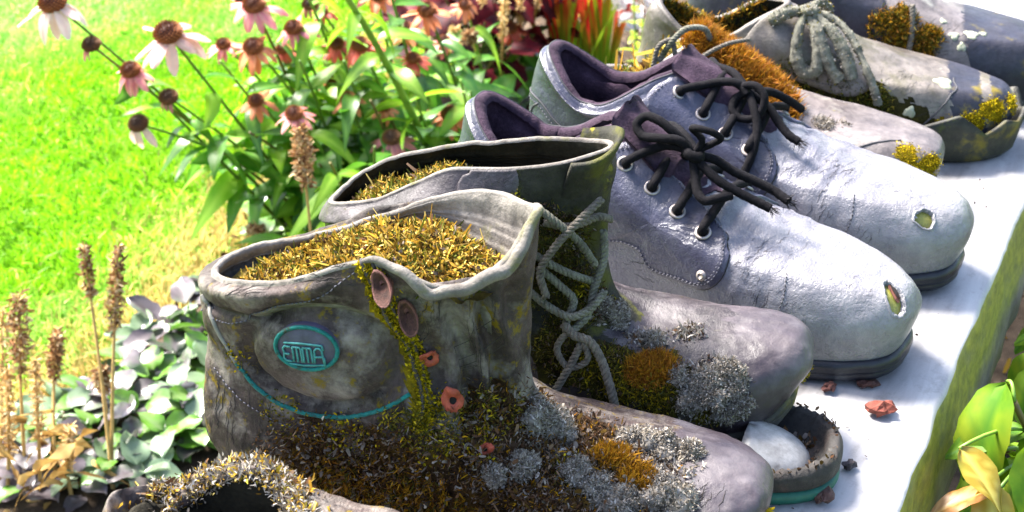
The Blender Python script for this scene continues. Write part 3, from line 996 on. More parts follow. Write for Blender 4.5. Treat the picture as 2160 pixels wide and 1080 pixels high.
QUARTER_A = [(0.118, -0.0374, 0.050), (0.140, -0.0393, 0.0585), (0.1540, -0.0393, 0.0565), (0.1634, -0.0404, 0.0463), (0.185, -.045, .0455), (0.2041, -0.0474, 0.0470), (0.2125, -0.0475, 0.0560), (0.2150, -0.0420, 0.0710),
             (0.2120, -0.0350, 0.0805), (0.2048, -0.0260, 0.0859), (0.1742, -0.0150, 0.0974), (0.1488, -0.0105, 0.1087), (0.1326, -0.0115, 0.1146), (0.1214, -0.0219, 0.1105), (0.1150, -0.0340, 0.0900), (.112, -.037, .07)]
QUARTER_B = [(0.106, -.0375, .060), (0.1468, -0.0394, 0.0640), (0.172, -0.0431, 0.0549), (0.1891, -0.0461, 0.0545), (0.1970, -0.0440, 0.0680), (0.1966, -0.0360, 0.0810), (0.190, -0.0270, 0.0890), (0.1708, -0.0160, 0.0988), (0.150, -.012, .108),
             (0.1331, -0.0105, 0.1150), (0.1152, -0.0170, 0.1160), (0.1031, -0.0302, 0.1091), (.100, -.036, .09), (.101, -.0375, .072)]
EYES_A = [(0.1351, -0.0237, 0.1049), (0.1563, -0.0274, 0.0967), (0.1761, -0.0322, 0.0885), (0.1944, -0.0367, 0.0815)]
EYES_B = [(0.1209, -0.0245, 0.1081), (0.1409, -0.0284, 0.0999), (0.1588, -0.0323, 0.0911), (0.1766, -0.0359, 0.0834)]

def derby_common(S, quarter, eyes, seed):
    set_mat(S, M['derby_leather'], lambda c: c[:, 0] < .116)
    roll_mat(S, M['felt'])
    S.seam('rim_edge', list(S.full[len(S.G) + 1][10:-10:6]), .0006, M['stitch_dark'], n=120)
    q1 = S.panel('quarter', quarter, M['derby_leather'], off=.0018)
    S.panel('quarter', mirror(quarter), M['derby_leather'], off=.0018)
    c = np.mean(quarter, axis=0)
    ins = [tuple(np.array(p) * .93 + c * .07) for p in quarter]
    S.stitches('stitching', ins + ins[:1], M['stitch'], off=.0021)
    ins = [tuple(np.array(p) * .90 + c * .10) for p in quarter[1:9]]
    S.stitches('stitching', ins, M['stitch'], off=.0021)
    S.panel('tongue_root', [(.125, -.012, .118), (.186, -.015, .096), (.192, 0, .097), (.186, .015, .096), (.125, .012, .118), (.122, 0, .12)], M['felt'], off=.0006, rings=8, n=60)
    for p in eyes:
        S.eyelet(p, M['eyelet'], M['hole'])
    for p in mirror(eyes):
        S.eyelet(p, M['eyelet'], M['hole'])
    # welt seam of the heel counter and the padded collar
    col = [(.004, -.004, .082), (0.0156, -0.0189, 0.0792), (0.0352, -0.0268, 0.0676), (0.0619, -0.0314, 0.0659), (0.0871, -0.0347, 0.0782), (0.1039, -0.0359, 0.0976)]
    S.seam('collar_seam', col, .0007, M['stitch_dark'], off=.0001)
    S.stitches('stitching', [tuple(np.array(p) - [0, 0, .004]) for p in col], M['stitch'], off=.0002)
    S.seam('heel_seam', [(0.0044, -0.0155, 0.036), (0.0050, -0.0150, 0.0518), (0.0076, -0.0150, 0.0723), (0.0134, -0.018, 0.0775)], .0009, M['stitch_dark'])
    # toe cap edge stitches
    S.stitches('stitching', [(.246, -.05, .034), (.252, -.046, .052), (.250, -.036, .068)], M['stitch_dark'], off=.0002)

def creases(S, c, d, n, spread, length, seed, rad=.00017, mat=None):
    """fine cracks across the bend of the leather"""
    rg = np.random.default_rng(seed)
    c = S.snap([c])[0]; nn = S.normal_at(c)
    d = np.asarray(d, float); d = unit(d - nn * (d @ nn)); e = np.cross(nn, d)
    parts = []
    for i in range(n):
        o = c + e * spread * rg.normal() * .6 + d * length * rg.normal() * .6
        L = length * rg.uniform(.3, 1)
        w = np.cumsum(rg.normal(size=9)) * .0005
        pts = [o + d * L * (t - .5) + e * w[k] for k, t in enumerate(np.linspace(0, 1, 9))]
        P = S.snap(spline(pts, 16), .00004)
        parts.append(tube_data(P, rad * np.sin(np.pi * np.linspace(.05, .95, 16)) * rg.uniform(.35, 1.0), 4))
    return link('crease', mesh_from('crease', *join(parts)), mat or M['stitch_dark'], S.root, kind='stuff')
M['crease'] = plain('dirty_crease', (.035, .03, .028), .8, spec=.1)
derby_common(shoeA, QUARTER_A, EYES_A, 1)
derby_common(shoeB, QUARTER_B, EYES_B, 2)
tongue(shoeA, M['felt'], x0=.165, x1=.118, z_tip=.136)
tongue(shoeB, M['felt'], x0=.158, x1=.108, z_tip=.130)
for S_, q_ in ((shoeA, QUARTER_A), (shoeB, QUARTER_B)):
    S_.seam('edge_dirt', q_ + q_[:1], .0007, M['crease'], n=160, off=.0)
    for k_, (c_, d_, n_, sp_, ln_) in enumerate([((.228, -.030, .078), (.25, 1, -.5), 26, .012, .016), ((.232, -.046, .052), (.2, .3, 1), 22, .012, .012), ((.215, -.049, .036), (1, 0, .3), 16, .008, .012), ((.150, -.040, .042), (1, .1, .1), 16, .008, .014), ((.262, -.044, .044), (.5, .2, 1), 14, .010, .010),
                                            ((.285, -.020, .066), (.3, 1, 0), 10, .012, .008), ((.06, -.034, .045), (1, 0, .3), 14, .012, .012), ((.24, -.012, .080), (.2, 1, 0), 16, .010, .014)]):
        creases(S_, c_, d_, int(n_ * .7), sp_, ln_, 40 + k_ + (20 if S_ is shoeB else 0), mat=M['crease'])
# rivet on the flap
def rivet(S, p, r, mat, name='rivet'):
    c = S.snap([p], .0016)[0]; n = S.normal_at(c)
    a = unit(np.cross(n, [0.3, 0.2, 0.9])); b = np.cross(n, a)
    V = [c + n * r * .55]
    for f in (.5, .85, 1.0, 1.0):
        h = .55 * math.sqrt(max(0, 1 - f * f)) if f < 1 else 0
        V += [c + r * f * (math.cos(t) * a + math.sin(t) * b) + n * r * h for t in np.linspace(0, 2 * math.pi, 16, endpoint=False)]
    for i in range(16):
        V[1 + 48 + i] = V[1 + 48 + i] - n * .003
    F = [(0, 1 + i, 1 + (i + 1) % 16) for i in range(16)] + [tuple(x + 1 for x in q) for q in grid_faces(4, 16)]
    return link(name, mesh_from(name, V, F), mat, S.root)
rivet(shoeA, (0.2002, -0.0449, 0.0549), .0036, M['eyelet'])

# holes rubbed through the toe: dark torn opening, pale cracked lip, yellow-green cap showing inside
def worn_hole(S, c, ax, ay, rot, inner_mat, lip_mat, name='worn_hole', dark=True, seed=0):
    c = S.snap([c])[0]; n = S.normal_at(c)
    a = unit(np.cross([0, 0, 1.0], n)); b = np.cross(n, a)
    a2 = math.cos(rot) * a + math.sin(rot) * b; b2 = -math.sin(rot) * a + math.cos(rot) * b
    rg = np.random.default_rng(seed)
    t = np.linspace(0, 2 * math.pi, 40, endpoint=False)
    wob = 1 + .06 * np.sin(3 * t + seed) + .05 * np.sin(7 * t + 2 * seed) + .03 * rg.normal(size=40)
    ring = lambda s, off: S.snap([c + s * w_ * (ax * math.cos(q) * a2 + ay * math.sin(q) * b2) for q, w_ in zip(t, wob)], off)
    import bmesh
    bm = bmesh.new(); bm.from_mesh(S.upper.data)
    kill = []
    for f_ in bm.faces:
        q = np.array(f_.calc_center_median()) - c
        if abs(q @ n) < .012 and ((q @ a2) / ax) ** 2 + ((q @ b2) / ay) ** 2 < .9:
            kill.append(f_)
    bmesh.ops.delete(bm, geom=kill, context='FACES'); bm.to_mesh(S.upper.data); bm.free()
    lip = [ring(1.30, -.0003), ring(1.18, .0005), ring(1.08, .0008), ring(.98, .0006), ring(.90, -.0040)]
    V = np.array(lip).reshape(-1, 3)
    o = link(name, mesh_from(name, V, grid_faces(5, 40)), lip_mat, S.root)
    rows = [ring(1.1, -.0030), ring(.6, -.0022), ring(.2, -.0020)]
    V = np.array(rows).reshape(-1, 3)
    F = grid_faces(3, 40) + [tuple(80 + i for i in range(40))]
    link('exposed_toe_cap', mesh_from('exposed_toe_cap', V, F), inner_mat, o)
    return o, c, n, a2, b2
M['lip'] = grime('torn_leather_lip', (.16, .145, .12), (.30, .28, .25), scale=120, rough=(.6, .8), bump=.8, bump_scale=500)
M['limey'] = grime('yellow_green_toe_cap', (.13, .125, .018), (.24, .225, .04), scale=60, rough=(.4, .6), bump=.3)
M['maroon'] = plain('torn_maroon_edge', (.10, .035, .025), .8, var=.4)
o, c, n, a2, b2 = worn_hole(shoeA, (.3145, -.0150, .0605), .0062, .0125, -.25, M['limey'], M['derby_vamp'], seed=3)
t = np.linspace(0, 2 * math.pi, 24, endpoint=False)
link('tear', mesh_from('tear', shoeA.snap([c + b2 * .004 + a2 * .0022 + .0026 * math.cos(q) * a2 + .0075 * math.sin(q) * b2 for q in t], -.0012), [tuple(range(24))]), M['maroon'], o, smooth=False)
link('tear', mesh_from('tear', shoeA.snap([c + b2 * .0055 + a2 * .0028 + .0014 * math.cos(q) * a2 + .0055 * math.sin(q) * b2 for q in t], -.0006), [tuple(range(24))]), M['hole'], o, smooth=False)
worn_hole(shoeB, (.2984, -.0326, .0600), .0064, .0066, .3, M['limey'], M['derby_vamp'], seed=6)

# laces: near side eyelets out and over to the knot, then the loops and loose ends
EA = [shoeA.snap([p], .002)[0] for p in EYES_A]; EAf = [shoeA.snap([p], .002)[0] for p in mirror(EYES_A)]
EB = [shoeB.snap([p], .002)[0] for p in EYES_B]; EBf = [shoeB.snap([p], .002)[0] for p in mirror(EYES_B)]
def cross_laces(S, E, Ef, knot):
    for i, (p, q) in enumerate(zip(E, Ef)):
        if i == 0:
            continue
        n = S.normal_at(p)
        mid = S.snap([(np.asarray(p) + q) / 2 + [.004, 0, .02]], .0055)[0]
        m1 = S.snap([(np.asarray(p) * .6 + mid * .4)], .0058)[0]; m2 = S.snap([(np.asarray(q) * .6 + mid * .4)], .0058)[0]
        lace_through(S, [p - n * .004, p + n * .0035, m1, mid, m2, q + S.normal_at(q) * .0035, q - S.normal_at(q) * .004], name='lace')
cross_laces(shoeA, EA, EAf, None)
cross_laces(shoeB, EB, EBf, None)
kA = np.array([.174, -.010, .1145])
lace_through(shoeA, [EA[0] - [0, -.004, .003], EA[0] + [.002, -.003, .003], (.147, -.018, .114), (.158, -.012, .118), (.168, -.011, .118), kA])
lace_through(shoeA, [EAf[0] - [0, .004, .003], EAf[0] + [.002, .003, .003], (.150, .012, .120), (.164, 0, .121), kA + [0, .003, .002]])
lace_through(shoeA, [kA, (.166, -.014, .124), (.154, -.017, .124), (.142, -.016, .123), (.137, -.013, .128), (.141, -.010, .133), (.150, -.010, .1325), (.160, -.010, .127), (.168, -.008, .120), kA], n=80)
lace_through(shoeA, [kA, (.178, -.006, .124), (.172, -.008, .131), (.176, -.012, .134), (.186, -.010, .1325), (.190, -.006, .128), (.184, -.004, .122), (.178, -.006, .118), kA], n=80, rad=.0022)
lace_through(shoeA, [kA + [-.004, 0, .002], kA + [0, -.006, .003], kA + [.005, -.004, .001], kA + [.003, .004, 0], kA + [-.004, .004, .001], kA + [-.004, -.002, -.001]], rad=.0032)
lace_through(shoeA, [kA, (.184, -.014, .110), (.194, -.016, .105), (.206, -.015, .100), (.218, -.013, .0955), (.228, -.012, .0925)], n=70)
lace_through(shoeA, [kA, (.186, -.004, .112), (.198, -.001, .1055), (.210, .002, .101), (.224, .004, .096), (.234, .002, .0925)], n=70)
lace_through(shoeA, [kA, (.180, -.018, .106), (.186, -.026, .098), (.1915, -.028, .0955), (.198, -.024, .097), (.204, -.017, .0975)], n=70)
kB = np.array([.165, -.010, .112])
lace_through(shoeB, [EB[0] - [0, -.004, .003], EB[0] + [.002, -.003, .003], (.134, -.018, .114), (.146, -.013, .117), (.156, -.012, .118), kB])
lace_through(shoeB, [EBf[0] - [0, .004, .003], EBf[0] + [.002, .003, .003], (.134, .014, .116), (.15, .003, .118), kB])
lace_through(shoeB, [kB, (.158, -.014, .108), (.158, -.020, .102), (.164, -.022, .098), (.172, -.021, .0985), (.178, -.018, .105), (.178, -.015, .113), (.170, -.012, .1185), (.162, -.012, .116), kB + [.001, -.004, 0]], n=80, rad=.0027)
lace_through(shoeB, [kB, (.172, -.018, .106), (.178, -.026, .096), (.180, -.036, .084), (.178, -.044, .072), (.175, -.0475, .060), (.173, -.0478, .052)], n=70)
lace_through(shoeB, [kB, (.180, -.010, .104), (.190, -.016, .0965), (.199, -.020, .091), (.206, -.021, .0885)], n=60)
lace_through(shoeB, [kB, (.176, .006, .108), (.186, .016, .100), (.192, .028, .090)], n=60)

fray(shoeA, (.228, -.012, .0925), (.8, .1, -.4), 1); fray(shoeA, (.234, .002, .0925), (.8, 0, -.4), 2); fray(shoeB, (.173, -.0478, .052), (-.2, 0, -1), 3); fray(shoeB, (.206, -.021, .0885), (.8, -.2, -.3), 4)
# ---- nearest boot
S = boot1
roll_mat(S, M['pale_lining'], -2)
fill(S, 'dry_moss', -.009, .0060, 24000, 'straw', length=.0026, width=.00052, seed=11, dome=.002, mixpal='green', mixp=.28, sink=(.115, .05, .013))
set_mat(S, M['toe_leather'], lambda c: (c[:, 0] > .246 + .012 * vnoise(c, 55, 4) + .006 * vnoise(c, 160, 2)))
# oval badge with teal rim and raised lettering
bc = S.snap([(.0753, -.0453, .1235)], .001)[0]; bn = S.normal_at(bc)
bn = unit(np.array([bn[0] * .3, -1.0, .12]))
bu = unit(np.array([.0323, -.003, .0030])); bu = unit(bu - bn * (bu @ bn)); bv = np.cross(bu, bn)
bv = bv if bv[2] > 0 else -bv
def bp_(u, v, h=0.0):
    return bc + bu * u + bv * v + bn * (h + .0026 * (1 - (u / .0175) ** 2 - (v / .0125) ** 2))
tt = np.linspace(0, 2 * math.pi, 48, endpoint=False)
rows = [[bp_(.0168 * s * math.cos(t), .0118 * s * math.sin(t), hh) for t in tt] for s, hh in ((1.04, -.006), (1.0, 0), (.9, 0), (.7, 0), (.4, 0), (.05, 0))]
badge = link('badge', mesh_from('badge', np.array(rows).reshape(-1, 3), grid_faces(6, 48) + [tuple(240 + i for i in range(48))]), M['badge'], S.root)
ring = np.array([bp_(.0160 * math.cos(t), .0112 * math.sin(t), .0004) for t in np.r_[tt, tt[:2]]])
link('badge_rim', mesh_from('badge_rim', *tube_data(ring, .0011, 8, cap=False)), M['teal'], badge)
def stroke(pts, r=.00056):
    P = np.array([bp_(u, v, .0006) for u, v in pts])
    d = np.r_[0, np.cumsum(np.linalg.norm(np.diff(P, axis=0), axis=1))]
    q = np.unique(np.r_[np.linspace(0, d[-1], 14), d])
    return tube_data(np.stack([np.interp(q, d, P[:, k]) for k in range(3)], 1), r, 6)
u0, v0, v1 = -.0118, -.0068, .0012
W = .0044
L_ = []
L_.append(('badge_letter', [[(u0 + W, v1), (u0 + .0012, v1), (u0, v1 - .0014), (u0 + .0006, v1 - .0038), (u0, v0 + .0014), (u0 + .0012, v0), (u0 + W, v0)], [(u0 + .0006, v1 - .0040), (u0 + W * .8, v1 - .0040)]]))
for i, du in ((1, 0), (2, 0)):
    a = u0 + i * (W + .0010)
    L_.append(('badge_letter', [[(a, v0), (a, v1), (a + W - .0006, v1), (a + W, v1 - .0010), (a + W, v0)], [(a + W * .5, v1), (a + W * .5, v0)]]))
a = u0 + 3 * (W + .0010)
L_.append(('badge_letter', [[(a, v0), (a + .0006, v1 - .0012), (a + .0016, v1), (a + W - .0012, v1), (a + W - .0002, v1 - .0012), (a + W + .0002, v0)], [(a, v1 - .0046), (a + W, v1 - .0046)]]))
M['badge_letters'] = grime('pale_teal_lettering', (.03, .14, .135), (.06, .24, .235), patch=(.04, .035, .025), patch_amt=.36, scale=200, pscale=260, rough=(.5, .8), bump=.4, bump_scale=700, spec=.2)
for nm, ss in L_:
    link(nm, mesh_from(nm, *join([stroke(s) for s in ss])), M['badge_letters'], badge)
link('badge_line', mesh_from('badge_line', *join([stroke([(u0 + .001, v1 + .0017), (u0 + .010, v1 + .0021), (a + W, v1 + .0014), (a + W + .0006, v1 - .001)]), stroke([(u0 + .001, v0 - .0016), (u0 + .010, v0 - .0019), (a + W + .0004, v0 - .0013), (a + W + .0006, v0 + .003)])])), M['badge_letters'], badge)

pipe = [(0.0180, -0.0235, 0.118), (0.0215, -0.0248, 0.1080), (0.0285, -0.0270, 0.0960), (0.0386, -0.0306, 0.0860), (0.0543, -0.0345, 0.0785), (0.0774, -0.0373, 0.0767), (0.1018, -0.041, 0.0853), (0.115, -0.0438, 0.0941), (0.1248, -0.0419, 0.1011)]
S.seam('piping', pipe[2:], .0012, M['teal'], off=.0003, n=80)
M['worn_pipe'] = plain('worn_piping', (.17, .16, .145), .6)
S.seam('worn_piping', [(.0105, -.016, .128), (.0135, -.0195, .1235)] + pipe[:3], .0013, M['worn_pipe'], off=.0003, n=60)
seam = [(0.1015, -0.043, 0.180), (0.1050, -0.043, 0.1697), (0.1092, -0.0431, 0.16), (0.1126, -0.0407, 0.146), (0.1196, -0.0383, 0.1295), (0.1259, -0.0374, 0.1135), (0.1313, -0.0419, 0.095), (0.1266, -0.0437, 0.0816)]
S.seam('seam_ridge', seam, .0013, M['boot_leather_dark'], off=0)
S.seam('seam_ridge', [(p[0] + .005, p[1], p[2] + .001) for p in seam[:-1]], .0010, M['boot_leather_dark'], off=0)
P = S.snap(spline(seam[1:], 300), .0006)
rg = np.random.default_rng(5)
k = rg.integers(0, 300, 2600)
Q = P[k] + np.c_[rg.uniform(-.002, .008, 2600) + rg.normal(size=2600) * .0015, np.zeros(2600), rg.normal(size=2600) * .0012]
Q = S.snap(Q, .0002)
sprouts('seam_lichen', S.root, Q, np.array([S.normal_at(q) for q in Q]), .0017, .0006, 'yellow', lean=.8, curl=.8, seed=4, mat=LICHEN, mixpal='olive', mixp=.3)
moss_base(S, [(*q, .0055) for q in P[::12]], M['moss_yellow'], 1.0, 4)
grow(S, 'yellow_lichen', [(.055, -.036, .072, .016, .6), (.09, -.038, .066, .018, .7), (.135, -.040, .075, .016, .8), (.16, -.038, .075, .012, .7), (.03, -.03, .10, .010, .4)], 1800, .0014, .0006, 'yellow', seed=27, lean=1.2, flat=True, mat=LICHEN, mixpal='olive', mixp=.5)
# bulging collar roll under the rim, stitched line
S.stitches('stitching', [(.012, -.012, .118), (.03, -.030, .122), (.06, -.040, .140), (.09, -.043, .158), (.102, -.043, .168)], M['stitch'], off=.0003)
S.stitches('stitching', [(.012, -.018, .085), (.035, -.032, .072), (.06, -.035, .066), (.09, -.037, .068), (.12, -.042, .074)], M['stitch'], off=.0003)

def lace_hook(S, p, mat, r=.0062, rot=0.0, broken=False, seed=0):
    c = S.snap([p], .0004)[0]; n = S.normal_at(c)
    n = unit(n * [.6, 1, .6])
    up = unit(np.array([0, 0, 1.0]) - n * n[2]); sd = np.cross(up, n)
    u_ = math.cos(rot) * up + math.sin(rot) * sd; s_ = math.cos(rot) * sd - math.sin(rot) * up
    rg = np.random.default_rng(seed)
    V = []
    if not broken:
        # shallow teardrop dish standing off the leather on a short foot
        o = rivet(S, p, .0040, mat, 'lace_hook')
        nu = 26
        prof = ((1.0, .0), (1.06, .0022), (1.0, .0040), (.86, .0036), (.6, .0020), (.2, .0012))
        for sh, hh in prof:
            for j in range(nu):
                g = 2 * math.pi * j / nu
                rad = r * sh * (.80 + .45 * max(0, math.cos(g)) ** 4) * (1 + .05 * rg.uniform(-1, 1))
                V.append(c + (u_ * math.cos(g) + s_ * math.sin(g) * .82) * rad + n * (.0016 + hh * (1.25 - .75 * math.cos(g)) + .0026 * (1 - math.cos(g))))
        F = grid_faces(len(prof), nu) + [tuple((len(prof) - 1) * nu + i for i in range(nu))]
        hc = link('hook_cup', mesh_from('hook_cup', V, F), mat, o)
        hc.data.materials.append(M['rust_dark'])
        for i_, pl_ in enumerate(hc.data.polygons):
            pl_.material_index = 1 if i_ >= 3 * nu else 0
        return o
    # broken: bent plate with a rivet hole
    t = np.linspace(0, 2 * math.pi, 26, endpoint=False)
    out = [(r * (.95 + .35 * max(0, math.sin(q - .6)) ** 2 + .10 * rg.uniform(-1, 1)), q) for q in t]
    inn = [(r * .34, q) for q in t]
    for h in (.0016, .0004):
        for ring_ in (inn, out):
            for rad, q in ring_:
                lift = .006 * max(0, math.sin(q)) ** 2 * (rad / r)
                V.append(c + s_ * rad * math.cos(q) * .8 + u_ * rad * math.sin(q) + n * (h + lift))
    F = [tuple(q) for q in grid_faces(2, 26)] + [tuple(i + 52 for i in q[::-1]) for q in grid_faces(2, 26)]
    F += [(26 + i, 26 + (i + 1) % 26, 78 + (i + 1) % 26, 78 + i) for i in range(26)] + [((i + 1) % 26, i, 52 + i, 52 + (i + 1) % 26) for i in range(26)]
    o = link('lace_hook', mesh_from('lace_hook', V, F), mat, S.root)
    link('rivet_hole', mesh_from('rivet_hole', [c + n * .0009 + r * .34 * (s_ * math.cos(q) * .8 + u_ * math.sin(q)) for q in t], [tuple(range(26))]), M['hole'], o, smooth=False)
    return o
HK = [(0.1150, -0.0432, 0.1625), (0.1240, -0.0379, 0.1455), (0.1324, -0.0324, 0.118), (0.1449, -0.0366, 0.0975), (0.1628, -0.0403, 0.0744)]
lace_hook(S, HK[0], M['pink_metal'], r=.0070, rot=-.5)
lace_hook(S, HK[1], M['pink_metal'], r=.0066, rot=-.3, seed=3)
lace_hook(S, HK[2], M['rust'], r=.0055, rot=-.4, broken=True, seed=2)
lace_hook(S, HK[3], M['rust'], r=.0066, rot=.2, broken=True, seed=5)
lace_hook(S, HK[4], M['rust'], r=.0036, rot=1.2, broken=True, seed=8)

# collar leather folded outwards along the front of the near rim, pale lining outermost
top = S.full[-4]
sel = np.where((top[:, 1] < .012) & (top[:, 0] > .104))[0]
order = sel[np.argsort(np.arctan2(top[sel, 1] - .0, top[sel, 0] - .10))]
path = spline(top[order][::3], 60)
f = np.linspace(0, 1, 60)
rad = .0012 + .0023 * np.sin(np.pi * np.clip(f * 1.05, 0, 1)) ** .8
outw = unit(np.c_[path[:, 0] - .12, path[:, 1] * 1.6, np.zeros(60)])
path = path + outw * (rad * .75)[:, None] + np.c_[np.zeros(60), np.zeros(60), -rad * .55 + .0016 * np.sin(f * 17) + .0010 * np.sin(f * 41)]
V, F = tube_data(path, rad, 12, lump=.03, seed=2)
V = np.array(V); V[:, 2] += (.0008 * fbm(V, 60, 3, 3))
link('folded_collar', mesh_from('folded_collar', V, F), M['pale_lining'], S.root)
for k_, (c_, d_, n_, sp_, ln_) in enumerate([((.02, -.028, .06), (.2, 0, 1), 22, .014, .02), ((.05, -.038, .05), (1, 0, .2), 18, .012, .02), ((.155, -.035, .12), (.1, 0, 1), 26, .012, .025), ((.09, -.042, .165), (1, 0, .3), 14, .01, .015), ((.04, -.036, .145), (1, 0, .4), 16, .008, .015), ((.27, -.03, .05), (.4, 1, 0), 18, .012, .012), ((.135, -.04, .14), (.2, 0, 1), 14, .010, .02)]):
    creases(S, c_, d_, n_, sp_, ln_, 70 + k_, rad=.0003, mat=M['crease'])
# litter, moss and lichen over the lower half and the instep
LIT = [(.08, -.035, .028, .05, 1), (.117, -.039, .042, .045, 1), (.155, -.043, .045, .045, 1), (.19, -.04, .055, .035, .8), (.165, -.03, .078, .028, .7), (.205, -.012, .068, .035, .8), (.235, -.03, .055, .028, .7)]
moss_base(S, LIT, M['moss_brown'], .72, 1)
grow(S, 'dry_moss_mat', LIT, 20000, .0026, .00030, 'litter', seed=20, lean=1.0, curl=1.2, mat=LICHEN, up=.1, mixpal='gold', mixp=.16, jit=.0018)
grow(S, 'leaf_litter', LIT, 4500, .0030, .0008, 'litter', seed=21, lean=1.2, curl=1.0, flat=True, mat=LICHEN, up=.1, mixpal='grey', mixp=.12, jit=.0018)
grow(S, 'gold_moss', [(.085, -.036, .032, .022), (.125, -.040, .038, .022), (.15, -.043, .032, .016)], 2400, .0050, .00035, 'gold', seed=22, lean=.7, mixpal='olive', mixp=.3)
grow(S, 'gold_moss', [(.222, -.012, .066, .014), (.236, -.024, .060, .012), (.212, -.004, .067, .010)], 6000, .0052, .00028, 'gold', seed=23, lean=.6)
grow(S, 'green_moss', [(.135, -.042, .082, .018, .7), (.160, -.035, .092, .016), (.176, -.026, .085, .014), (.120, -.042, .085, .012, .6), (.205, -.030, .062, .012)], 3000, .0026, .0004, 'olive', seed=24, lean=.8, mixpal='yellow', mixp=.25)
for i, (p, r_) in enumerate([((.196, -.004, .071), .008), ((.186, -.010, .074), .007), ((.205, -.030, .062), .006), ((.218, -.036, .057), .007), ((.232, -.038, .055), .008), ((.252, -.034, .055), .009), ((.246, -.026, .060), .006), ((.230, .004, .066), .007), ((.246, .006, .064), .007), ((.258, .004, .063), .006),
                             ((.180, -.036, .062), .005), ((.168, -.042, .060), .004)]):
    lump(S, p, r_ * 1.3, 'grey', seed=60 + i, n=2000, length=.0016)
grow(S, 'grey_lichen', [(.19, -.01, .074, .02), (.225, -.03, .06, .022), (.25, -.01, .063, .018), (.25, -.035, .05, .016)], 2600, .0026, .0005, 'grey', seed=25, lean=1.0, curl=1.0, mat=LICHEN)
grow(S, 'yellow_lichen', [(.298, -.012, .026, .010), (.296, -.025, .026, .010)], 500, .0045, .0007, 'yellow', seed=26, lean=.9)
# ---- second boot
S = boot2
set_mat(S, M['toe_leather'], lambda c: (c[:, 0] > .232 + .012 * vnoise(c, 55, 6) + .006 * vnoise(c, 160, 3)))
S.make_sole(M['rubber_mossy'], out=.0012, spring=.012, arch=.004, lip=.002, thin=.011)
fill(S, 'inner_moss', -.008, .003, 9000, 'straw', length=.0026, width=.0005, seed=31, mixpal='green', mixp=.6, sink=(.07, .04, .02))
def in_front(x0, x1, z0):
    return lambda c: (c[:, 0] > x0) & (c[:, 0] < x1) & (c[:, 2] > z0)
M['gusset'] = grime('mossy_gusset', (.008, .008, .006), (.032, .030, .02), patch=(.055, .055, .006), patch_amt=.44, patch2=(.16, .14, .012), patch2_amt=.36, scale=34, rough=(.6, .9), bump=.7, bump_scale=260, spec=.2)
set_mat(S, M['gusset'], lambda c: (c[:, 0] > .088 + .10 * np.clip(.155 - c[:, 2], 0, 1) + .006 * vnoise(c, 60, 2)) & (c[:, 0] < .190 - .3 * np.clip(c[:, 2] - .08, 0, 1)) & (c[:, 2] > .066 + .006 * vnoise(c, 80, 5)) & ((c[:, 1] < .004) | (c[:, 0] > .150)))
roll_mat(S, M['pale_lining'], 0)
# flared tongue flap over the front of the shaft
V = []
nu, nvv = 26, 12
for i in range(nvv):
    g = i / (nvv - 1)
    for j in range(nu):
        f = j / (nu - 1)
        ang = (f - .5) * 2.5
        R_ = .017 + .010 * g ** 1.6
        x = .131 + (R_ + .009) * math.cos(ang) - .008 * (1 - g) + .004 * g
        y = -.001 + R_ * math.sin(ang) * 1.05
        z = .114 + .056 * g + .006 * g * math.cos(ang) + .003 * math.sin(ang * 3 + 1) * g
        V.append((x, y, z))
tg = link('tongue', mesh_from('tongue', V, grid_faces(nvv, nu, wrap=False)), M['gusset'], S.root)
sm = tg.modifiers.new('thickness', 'SOLIDIFY'); sm.thickness = .0028
S.panel('collar_patch', [(.088, -.037, .163), (.118, -.034, .168), (.118, -.036, .150), (.108, -.037, .138), (.090, -.038, .145)], M['boot_leather_dark'], off=.0016)
moss_base(S, [(.14, -.03, .10, .02), (.148, -.04, .077, .016), (.144, -.043, .06, .018), (.173, -.047, .053, .022), (.198, -.044, .05, .02), (.158, -.02, .085, .014), (.225, -.047, .04, .012)], M['moss_green'], .9, 2)
grow(S, 'green_moss', [(.14, -.03, .10, .02), (.148, -.04, .077, .016), (.144, -.043, .06, .018), (.173, -.047, .053, .022), (.198, -.044, .05, .02), (.158, -.02, .085, .014), (.225, -.047, .04, .014, .6), (.176, -.014, .078, .012)],
     13000, .0026, .0003, 'olive', seed=32, lean=.8, mixpal='litter', mixp=.3)
grow(S, 'gold_moss', [(.198, -.0436, .066, .013), (.206, -.038, .0695, .010), (.190, -.045, .060, .009)], 6500, .0052, .00028, 'rust', seed=33, lean=.6, mixpal='gold', mixp=.5)
grow(S, 'yellow_moss', [(.195, -.047, .048, .013), (.18, -.048, .05, .012), (.16, -.045, .058, .010)], 1800, .0038, .0004, 'yellow', seed=34, lean=.8, mixpal='olive', mixp=.5)
for i, (p, r_) in enumerate([((.2277, -.0459, .0492), .008), ((.2368, -.0399, .0618), .007), ((.228, -.043, .060), .007), ((.218, -.0475, .045), .007), ((.240, -.045, .052), .006), ((.193, -.0214, .0731), .005), ((.178, -.012, .077), .006), ((.170, -.016, .080), .005), ((.222, -.047, .055), .006),
                             ((.210, -.046, .060), .005), ((.245, -.047, .042), .005), ((.236, -.0475, .038), .006)]):
    lump(S, p, r_ * 1.15, 'grey', seed=90 + i, n=1900, length=.0016)
grow(S, 'grey_lichen', [(.228, -.046, .05, .022), (.19, -.02, .074, .016), (.21, -.01, .072, .014), (.165, -.02, .082, .012)], 2600, .0026, .0005, 'grey', seed=35, lean=1.0, curl=1.0, mat=LICHEN, mixpal='litter', mixp=.25)
grow(S, 'yellow_lichen', [(.2790, -.004, .040, .007), (.277, -.016, .034, .006), (.272, -.028, .026, .006), (.264, -.038, .021, .006), (.25, -.044, .018, .006)], 500, .0022, .0005, 'yellow', seed=36, lean=.8)
